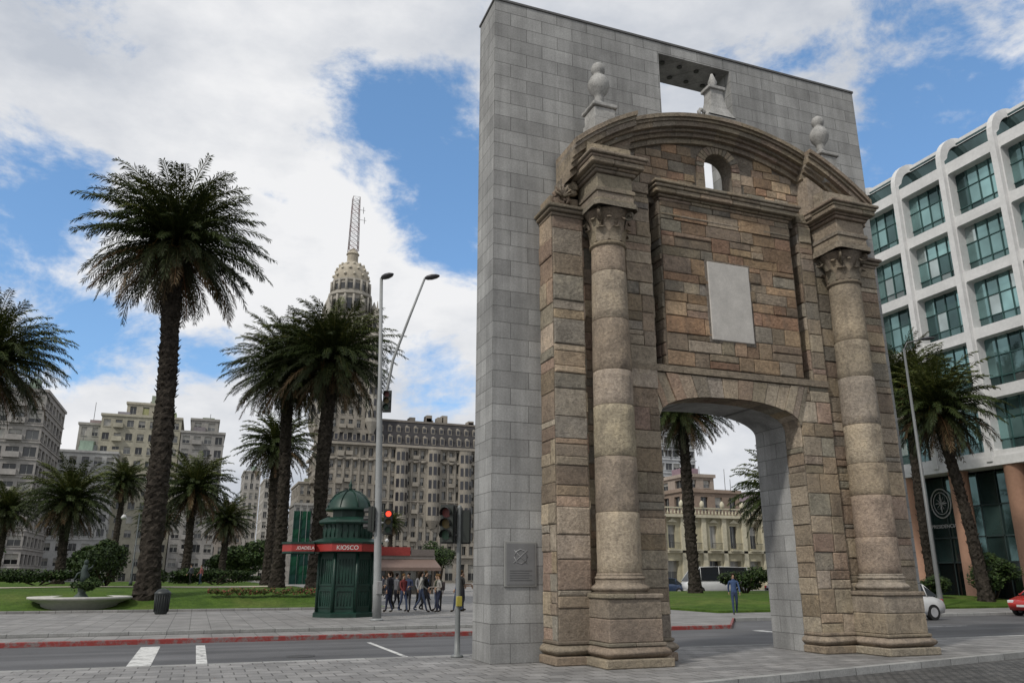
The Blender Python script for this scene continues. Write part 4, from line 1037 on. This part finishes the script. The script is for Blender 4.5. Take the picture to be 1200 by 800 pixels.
def fountain(x,y,z):
    rt=root('garden_fountain',(x,y,z)); b=MB()
    b.lathe([(1.5,-.3),(1.6,.0),(2.0,.16),(2.15,.22),(2.15,.3),(2.02,.31),(1.9,.2),(.5,.16)],0,0,40,0,(.48,.47,.44))
    b.lathe([(.35,.1),(.3,.3),(.16,.45),(.2,.7),(.5,.85),(.55,.9),(.1,.92)],0,0,16,0,(.07,.09,.08))
    b.tube([(.0,0,.9),(.05,.02,1.2),(-.03,0,1.45),(.02,0,1.7)],[.16,.2,.13,.1],10,0,(.04,.055,.05)); b.tube([(.0,0,1.4),(.3,0,1.6),(.35,-.05,1.9)],[.07,.05,.03],6,0,(.04,.055,.05)); b.tube([(.0,0,1.4),(-.28,0,1.3),(-.36,-.1,1.05)],[.07,.05,.03],6,0,(.04,.055,.05))
    b.lathe([(.03,1.7),(.1,1.76),(.1,1.86),(.03,1.93)],.02,0,10,0,(.04,.055,.05))
    obj('basin',b,M_plain,rt)
    l=MB(); leaves(l,.0,0,.75,.9,.9,.45,900,.09,GR); obj('water_plants',l,M_leaf,rt)
fountain(-10.2,27.4,.42)
def cafe(x,y):
    rt=root('cafe_pavilion',(x,y,0)); b=MB(); G=MB()
    facade(b,G,(-3,0),(1,0),6,0,3.2,4,1,.8,.75,.2,(.2,.17,.14),False,.1); facade(b,G,(-3,4),(0,-1),4,0,3.2,3,1,.8,.75,.2,(.2,.17,.14),False,.1)
    b.box(3,3.05,0,4,0,3.2,0,(.25,.2,.16)); b.box(-3.1,3.1,-.1,4.1,3.2,3.5,0,(.26,.24,.22)); b.box(-2.9,.6,-.25,-.11,3.5,4.3,0,(.26,.04,.035)); b.box(-2.9,-2.8,-.1,3.9,3.5,4.2,0,(.26,.04,.035)); b.box(.7,3.0,-.2,-.11,3.5,4.1,0,(.15,.13,.12))
    b.add([(-3.1,-.1,3.15),(3.1,-.1,3.15),(3.1,-2.3,2.4),(-3.1,-2.3,2.4),(-3.1,-2.3,2.1),(3.1,-2.3,2.1)],[(0,1,2,3),(3,2,5,4)],0,(.17,.12,.10))
    for q in (-3,3): b.tube([(q,-2.25,0),(q,-2.25,2.3)],.04,6,0,(.1,.1,.1))
    obj('walls_and_awning',b,M_plain,rt); obj('glazing',G,M_glass,rt)
cafe(13,62)

# ------------------------------------------------------------------ vehicles
def car(name,x,y,z,rz,col,van=False):
    rt=root(name,(x,y,z),rz); b=MB();G=MB();Wm=MB()
    if not van:
        st=[(-2.1,.45,.62,.70),(-2.02,.28,.78,.82),(-1.5,.2,.92,.87),(-.6,.2,.96,.88),(.6,.2,.94,.88),(1.3,.2,.86,.86),(1.9,.26,.72,.8),(2.08,.42,.58,.68)]
        cab=[(-1.75,.93,.66),(-1.15,1.40,.58),(-.3,1.46,.6),(.35,1.42,.58),(1.15,.93,.68)]
    else:
        st=[(-2.9,.4,1.25,.92),(-2.85,.3,1.3,.98),(-1,.28,1.3,1.0),(1.8,.28,1.3,1.0),(2.7,.28,1.2,.98),(2.95,.45,.95,.9)]
        cab=[(-2.88,1.28,.95),(-2.8,2.35,.86),(0,2.42,.87),(1.8,2.38,.86),(2.75,1.22,.93)]
    vs=[]
    for xx,zb,zt_,w in st:
        vs+=[(xx,-w*.92,zb),(xx,-w,zb+.18),(xx,-w*.98,(zb+zt_)/2+.08),(xx,-w*.86,zt_),(xx,w*.86,zt_),(xx,w*.98,(zb+zt_)/2+.08),(xx,w,zb+.18),(xx,w*.92,zb)]
    n=len(st); fs=[(i*8+j,i*8+(j+1)%8,i*8+8+(j+1)%8,i*8+8+j) for i in range(n-1) for j in range(8)]+[tuple(range(8)),tuple(range(n*8-8,n*8))]
    b.add(vs,fs,0,col,True)
    zb=max(s_[2] for s_ in st)-.03
    for i in range(len(cab)-1):
        (xa,za,wa),(xb,zc,wb)=cab[i],cab[i+1]; wl=(.76 if not van else .95)
        G.quad((xa,-wl,zb),(xb,-wl,zb),(xb,-wb,max(zc,zb)),(xa,-wa,max(za,zb)),0,(.02,.025,.03)); G.quad((xa,wl,zb),(xb,wl,zb),(xb,wb,max(zc,zb)),(xa,wa,max(za,zb)),0,(.02,.025,.03))
        isg=(i==0 or i==len(cab)-2); (G if isg else b).quad((xa,-wa,za),(xb,-wb,zc),(xb,wb,zc),(xa,wa,za),0,(.03,.035,.04) if isg else col)
        b.tube([(xb,-wl-.002,zb),(xb,-wb-.005,max(zc,zb))],.03,4,0,col); b.tube([(xb,wl+.002,zb),(xb,wb+.005,max(zc,zb))],.03,4,0,col)
        for sy in (-1,1): b.tube([(xa,sy*wa,za),(xb,sy*wb,zc)],.03,4,0,col)
    wr=.31 if not van else .38
    for wx in ((-1.3,1.3) if not van else (-1.9,1.9)):
        for sy in (-1,1):
            yy=sy*(.80 if not van else .9)
            for (r,w,cc) in ((wr,.1,(.02,.02,.02)),(wr*.62,.108,(.35,.35,.36))):
                p=[(wx+r*math.cos(t*math.pi/10),wr+r*math.sin(t*math.pi/10)) for t in range(20)]
                Wm.add([(u,yy-w,v) for u,v in p]+[(u,yy+w,v) for u,v in p],[tuple(range(20)),tuple(range(20,40))]+[(t,(t+1)%20,20+(t+1)%20,20+t) for t in range(20)],0,cc)
    fx=st[-1][0]-.06; hz=.62 if not van else .8
    for sy in (-1,1):
        Wm.cbox(fx-.05,fx+.05,sy*.55-.14,sy*.55+.14,hz-.07,hz+.07,.02,0,(.6,.6,.6)); Wm.cbox(-fx-.08,-fx+.04,sy*.6-.1,sy*.6+.1,hz+.0,hz+.2,.02,0,(.3,.02,.02))
    Wm.cbox(fx-.02,fx+.07,-.25,.25,.4,.5,.01,0,(.5,.5,.5))
    m=M_paint; obj('body',b,m,rt); obj('windows',G,M_glass,rt); obj('wheels_and_lights',Wm,M_plain,rt)
M_paint=pmat('car_paint',(1,1,1),.25,3,.05,True,spec=.6)
car('parked_car',21.7,11.5,-.12,rad(180),(.55,.55,.55)); car('parked_car',31.4,11.6,-.12,rad(180),(.36,.02,.015))
car('minibus',37.6,47,0,rad(175),(.55,.56,.56),True); car('parked_car',33,48.5,0,rad(180),(.03,.05,.1)); car('parked_car',-20,140,0,0,(.4,.4,.42)); car('parked_car',44,45,0,0,(.2,.2,.22))

# ------------------------------------------------------------------ people
def person(x,y,z,face,shirt,pants,hair,h=1.72,ph=.0,skin=(.42,.26,.18),fem=False,bag=None,armb=0):
    S=[];E=[]
    def V(p,r,par=None):
        S.append((p,r if isinstance(r,tuple) else (r,r))); i=len(S)-1
        if par is not None: E.append((par,i))
        return i
    w=.9 if fem else 1
    pel=V((0,0,.94),(.135,.10)); sp=V((0,0,1.1),(.12*w,.095),pel); ch=V((0,-.005,1.30),(.15*w,.11),sp); nb=V((0,-.01,1.45),(.07,.06),ch)
    nk=V((0,.0,1.52),.05,nb); hd=V((0,.015,1.60),(.068,.085),nk); V((0,.005,1.69),(.066,.08),hd); V((0,.115,1.60),.013,hd)
    for sx in (-1,1):
        sw=ph*sx
        sh=V((sx*.175*w,-.01,1.41),.055,ch); el=V((sx*.225*w,-.03-.12*sw,1.14),.042,sh)
        wr=V((sx*.215*w,.08-.28*sw+armb*.2,.93+abs(sw)*.05+armb*.2),.028,el); pm=V((sx*.212*w,.10-.33*sw+armb*.24,.86+abs(sw)*.07+armb*.22),(.018,.036),wr)
        bx,by,bz=S[pm][0]
        for q,(oy,ln) in enumerate(((-.03,.06),(-.01,.075),(.012,.08),(.034,.07))):
            f1=V((bx,by+oy,bz-.05),.009,pm); V((bx-sx*.012,by+oy+.01,bz-.05-ln*.8),.007,f1)
        V((bx-sx*.01,by+.06,bz-.03),.009,pm)
        hp=V((sx*.085,0,.87),.088,pel); st=.24*sw
        kn=V((sx*.09,.02+st*.55+(.06 if sw<0 else 0),.50),.058,hp); an=V((sx*.095,st*1.15-(.05 if sw<0 else 0),.09+(.07 if sw<-.3 else 0)),.04,kn)
        ax,ay,az=S[an][0]; hl=V((ax,ay+.05,az-.045),(.038,.03),an); V((ax,ay+.16,az-.055),(.038,.025),hl)
    me=bpy.data.meshes.new('body'); bm=bmesh.new(); lay=bm.verts.layers.skin.verify(); vv=[]
    for (p,r) in S:
        v=bm.verts.new(p); v[lay].radius=r; vv.append(v)
    vv[0][lay].use_root=True
    for a,b in E: bm.edges.new((vv[a],vv[b]))
    bm.to_mesh(me); bm.free()
    o=bpy.data.objects.new('body',me); scene.collection.objects.link(o)
    o.modifiers.new('s','SKIN').use_smooth_shade=True; su=o.modifiers.new('u','SUBSURF'); su.levels=1; su.render_levels=1
    bpy.context.view_layer.update()
    m2=bpy.data.meshes.new_from_object(o.evaluated_get(bpy.context.evaluated_depsgraph_get()))
    bpy.data.objects.remove(o)
    ca=m2.color_attributes.new('Col','FLOAT_COLOR','CORNER')
    m2.materials.clear(); m2.materials.append(M_cloth)
    for p in m2.polygons:
        p.use_smooth=True
        c=p.center; 
        if c.z>1.5:
            col=skin
            if c.z>1.665 or (c.y<-.005 and c.z>(1.42 if fem else 1.55)): col=hair
            elif 1.61<c.z<1.635 and c.y>.07 and .015<abs(c.x)<.05: col=(.03,.02,.02)
        elif abs(c.x)>.165*w and c.z<.945+armb*.2 and not(abs(c.x)<.18 and c.z<.82 ): col=skin
        elif c.z<.1+0: col=(.03,.025,.02)
        elif c.z<.97 and abs(c.x)<.2: col=pants
        else: col=shirt
        for li in p.loop_indices: ca.data[li].color=(*col,1)
    rt=root('person',(x,y,z),face); rt.scale=(h/1.76,)*3
    b=bpy.data.objects.new('body',m2); scene.collection.objects.link(b); b.parent=rt
    hm=MB(); hm.lathe([(.074,1.645),(.083,1.68),(.078,1.725),(.05,1.755),(.01,1.765)],0,-.008,12,0,hair)
    if fem: hm.tube([(0,-.07,1.7),(0,-.1,1.55),(0,-.1,1.38)],[.06,.07,.03],8,0,hair)
    hm.lathe([(.062,1.455),(.066,1.48),(.058,1.50)],0,-.006,12,0,shirt)
    obj('hair_and_collar',hm,M_cloth,rt)
    if bag:
        bb=MB(); bb.cbox(-.15,.15,-.28,-.115,1.0,1.4,.03,0,bag); obj('backpack',bb,M_cloth,rt)
R.seed(5)
PP=[(2.72,21.25),(2.97,22.2),(3.3,21.0),(3.7,21.7),(4.0,20.6),(4.4,21.3),(4.75,20.4),(5.05,21.4),(5.6,20.3),(5.96,20.9),(5.2,22.3),(3.4,22.8),(6.3,21.8),(4.6,23.2)]
SH=[(.03,.03,.035),(.05,.05,.06),(.14,.035,.035),(.04,.05,.09),(.30,.29,.27),(.02,.02,.02),(.28,.27,.25),(.06,.07,.05),(.05,.07,.13),(.03,.03,.03),(.2,.165,.13),(.12,.12,.13),(.05,.05,.05),(.2,.2,.21)]
PN=[(.03,.035,.06),(.02,.02,.02),(.05,.065,.11),(.03,.03,.035),(.06,.075,.12),(.02,.02,.025)]
HR=[(.02,.014,.01),(.05,.03,.015),(.12,.07,.03),(.015,.012,.01)]
for i,(px,py) in enumerate(PP):
    person(px,py,.09,R.uniform(-3.1,3.1),SH[i],PN[i%6],HR[i%4],R.uniform(1.6,1.8),R.choice((0,.5,-.8,.9,-.3)),(.38,.25,.18),i%3==1,(.06,.05,.05) if i%4==2 else None,R.choice((0,0,1)))
person(16.9,15.6,0,rad(150),(.05,.08,.16),(.04,.055,.10),HR[0],1.74,.9,armb=0)
person(-5.8,60.5,.9,1,(.1,.1,.12),PN[1],HR[0],1.7,.5); person(-5.0,61,.9,2,(.2,.08,.08),PN[2],HR[1],1.65,-.5)
person(-9,64,.9,1,(.3,.3,.3),PN[1],HR[0],1.7,.8); person(9,52,0,1,(.1,.1,.12),PN[1],HR[0],1.7,.5); person(8,46,0,2,(.3,.28,.26),PN[2],HR[1],1.65,-.5); person(10,42,0,-1,(.06,.08,.16),PN[0],HR[2],1.7,.9)

# ------------------------------------------------------------------ sky, sun, camera
w=bpy.data.worlds.new('World'); scene.world=w; w.use_nodes=True; t=w.node_tree; t.nodes.clear()
try:
    w.cycles.sampling_method='MANUAL'; w.cycles.sample_map_resolution=256
except Exception: pass
SUN_EL=rad(46)
sx,sy=-.80,-.42
l=math.hypot(sx,sy); sx/=l; sy/=l
sky=t.nodes.new('ShaderNodeTexSky'); sky.sky_type='NISHITA'; sky.sun_disc=False; sky.sun_elevation=SUN_EL
sky.sun_rotation=math.atan2(sx,sy); sky.air_density=1.0; sky.dust_density=.8; sky.ozone_density=1.3
tc=t.nodes.new('ShaderNodeTexCoord'); vec=tc.outputs['Generated']
mp=t.nodes.new('ShaderNodeMapping'); mp.inputs['Scale'].default_value=(1,1,1.5); mp.inputs['Location'].default_value=(3.1,1.7,.4); t.links.new(vec,mp.inputs[0])
n1=t.nodes.new('ShaderNodeTexNoise'); n1.inputs['Scale'].default_value=5.0; n1.inputs['Detail'].default_value=8; n1.inputs['Roughness'].default_value=.62; n1.inputs['Distortion'].default_value=.2; t.links.new(mp.outputs[0],n1.inputs['Vector'])
def madd(a,b,op='ADD'):
    n=t.nodes.new('ShaderNodeMath'); n.operation=op
    for i,x in enumerate((a,b)):
        if hasattr(x,'is_linked'): t.links.new(x,n.inputs[i])
        else: n.inputs[i].default_value=x
    return n.outputs[0]
acc=madd(n1.outputs[0],-.5); acc=madd(acc,1.7,'MULTIPLY'); acc=madd(acc,.66)
for (c,r,amp) in (((.2046,.8239,.5284),.22,.50),((.27,.87,.40),.16,.34),((-.20,.93,.30),.20,.55),((.267,.938,.22),.13,.40),((.72,.50,.48),.30,.46),((.0,.96,.24),.12,.34),((-.6,.5,.6),.3,.3),((.1,-.6,.7),.5,.2)):
    d=t.nodes.new('ShaderNodeVectorMath'); d.operation='DISTANCE'; t.links.new(vec,d.inputs[0]); d.inputs[1].default_value=c
    mr=t.nodes.new('ShaderNodeMapRange'); mr.interpolation_type='SMOOTHSTEP'; mr.inputs[1].default_value=0; mr.inputs[2].default_value=r; mr.inputs[3].default_value=amp; mr.inputs[4].default_value=0
    t.links.new(d.outputs['Value'],mr.inputs[0]); acc=madd(acc,mr.outputs[0],'SUBTRACT')
mask=t.nodes.new('ShaderNodeMapRange'); mask.interpolation_type='SMOOTHSTEP'; mask.inputs[1].default_value=.20; mask.inputs[2].default_value=.46; t.links.new(acc,mask.inputs[0])
n2=t.nodes.new('ShaderNodeTexNoise'); n2.inputs['Scale'].default_value=2.6; n2.inputs['Detail'].default_value=8; n2.inputs['Roughness'].default_value=.58
mp2=t.nodes.new('ShaderNodeMapping'); mp2.inputs['Scale'].default_value=(1,1,2.0); mp2.inputs['Location'].default_value=(7,2,5); t.links.new(vec,mp2.inputs[0]); t.links.new(mp2.outputs[0],n2.inputs['Vector'])
cr=t.nodes.new('ShaderNodeValToRGB'); t.links.new(n2.outputs[0],cr.inputs[0])
e=cr.color_ramp.elements; e[0].position=.36; e[0].color=(.56,.60,.67,1); e[1].position=.60; e[1].color=(.94,.945,.96,1)
sc8=t.nodes.new('ShaderNodeVectorMath'); sc8.operation='SCALE'; sc8.inputs[3].default_value=9.4; t.links.new(cr.outputs[0],sc8.inputs[0])
hz=t.nodes.new('ShaderNodeVectorMath'); hz.operation='MULTIPLY_ADD'; t.links.new(sky.outputs[0],hz.inputs[0]); hz.inputs[1].default_value=(1.0,1.2,1.4); hz.inputs[2].default_value=(.5,1.1,1.8)
mx=t.nodes.new('ShaderNodeMix'); mx.data_type='RGBA'; t.links.new(mask.outputs[0],mx.inputs[0]); t.links.new(hz.outputs[0],mx.inputs[6]); t.links.new(sc8.outputs[0],mx.inputs[7])
bg=t.nodes.new('ShaderNodeBackground'); bg.inputs[1].default_value=.10; t.links.new(mx.outputs[2],bg.inputs[0])
wo=t.nodes.new('ShaderNodeOutputWorld'); t.links.new(bg.outputs[0],wo.inputs[0])

sl=bpy.data.lights.new('sun','SUN'); sl.energy=2.3; sl.angle=rad(4); sl.color=(1,.95,.87)
so=bpy.data.objects.new('sun',sl); scene.collection.objects.link(so)
dv=Vector((sx*math.cos(SUN_EL),sy*math.cos(SUN_EL),math.sin(SUN_EL)))
so.rotation_euler=dv.to_track_quat('Z','Y').to_euler(); so.location=(-30,-20,40)

cd=bpy.data.cameras.new('camera'); cd.sensor_width=36; cd.lens=27.9; cd.clip_end=5000; cd.clip_start=.1
co=bpy.data.objects.new('camera',cd); scene.collection.objects.link(co)
co.location=(-5.38,-15.25,1.6); co.rotation_euler=(rad(90+16.47),0,rad(-20.9)); scene.camera=co
scene.view_settings.view_transform='Standard'; scene.view_settings.look='None'; scene.view_settings.exposure=0
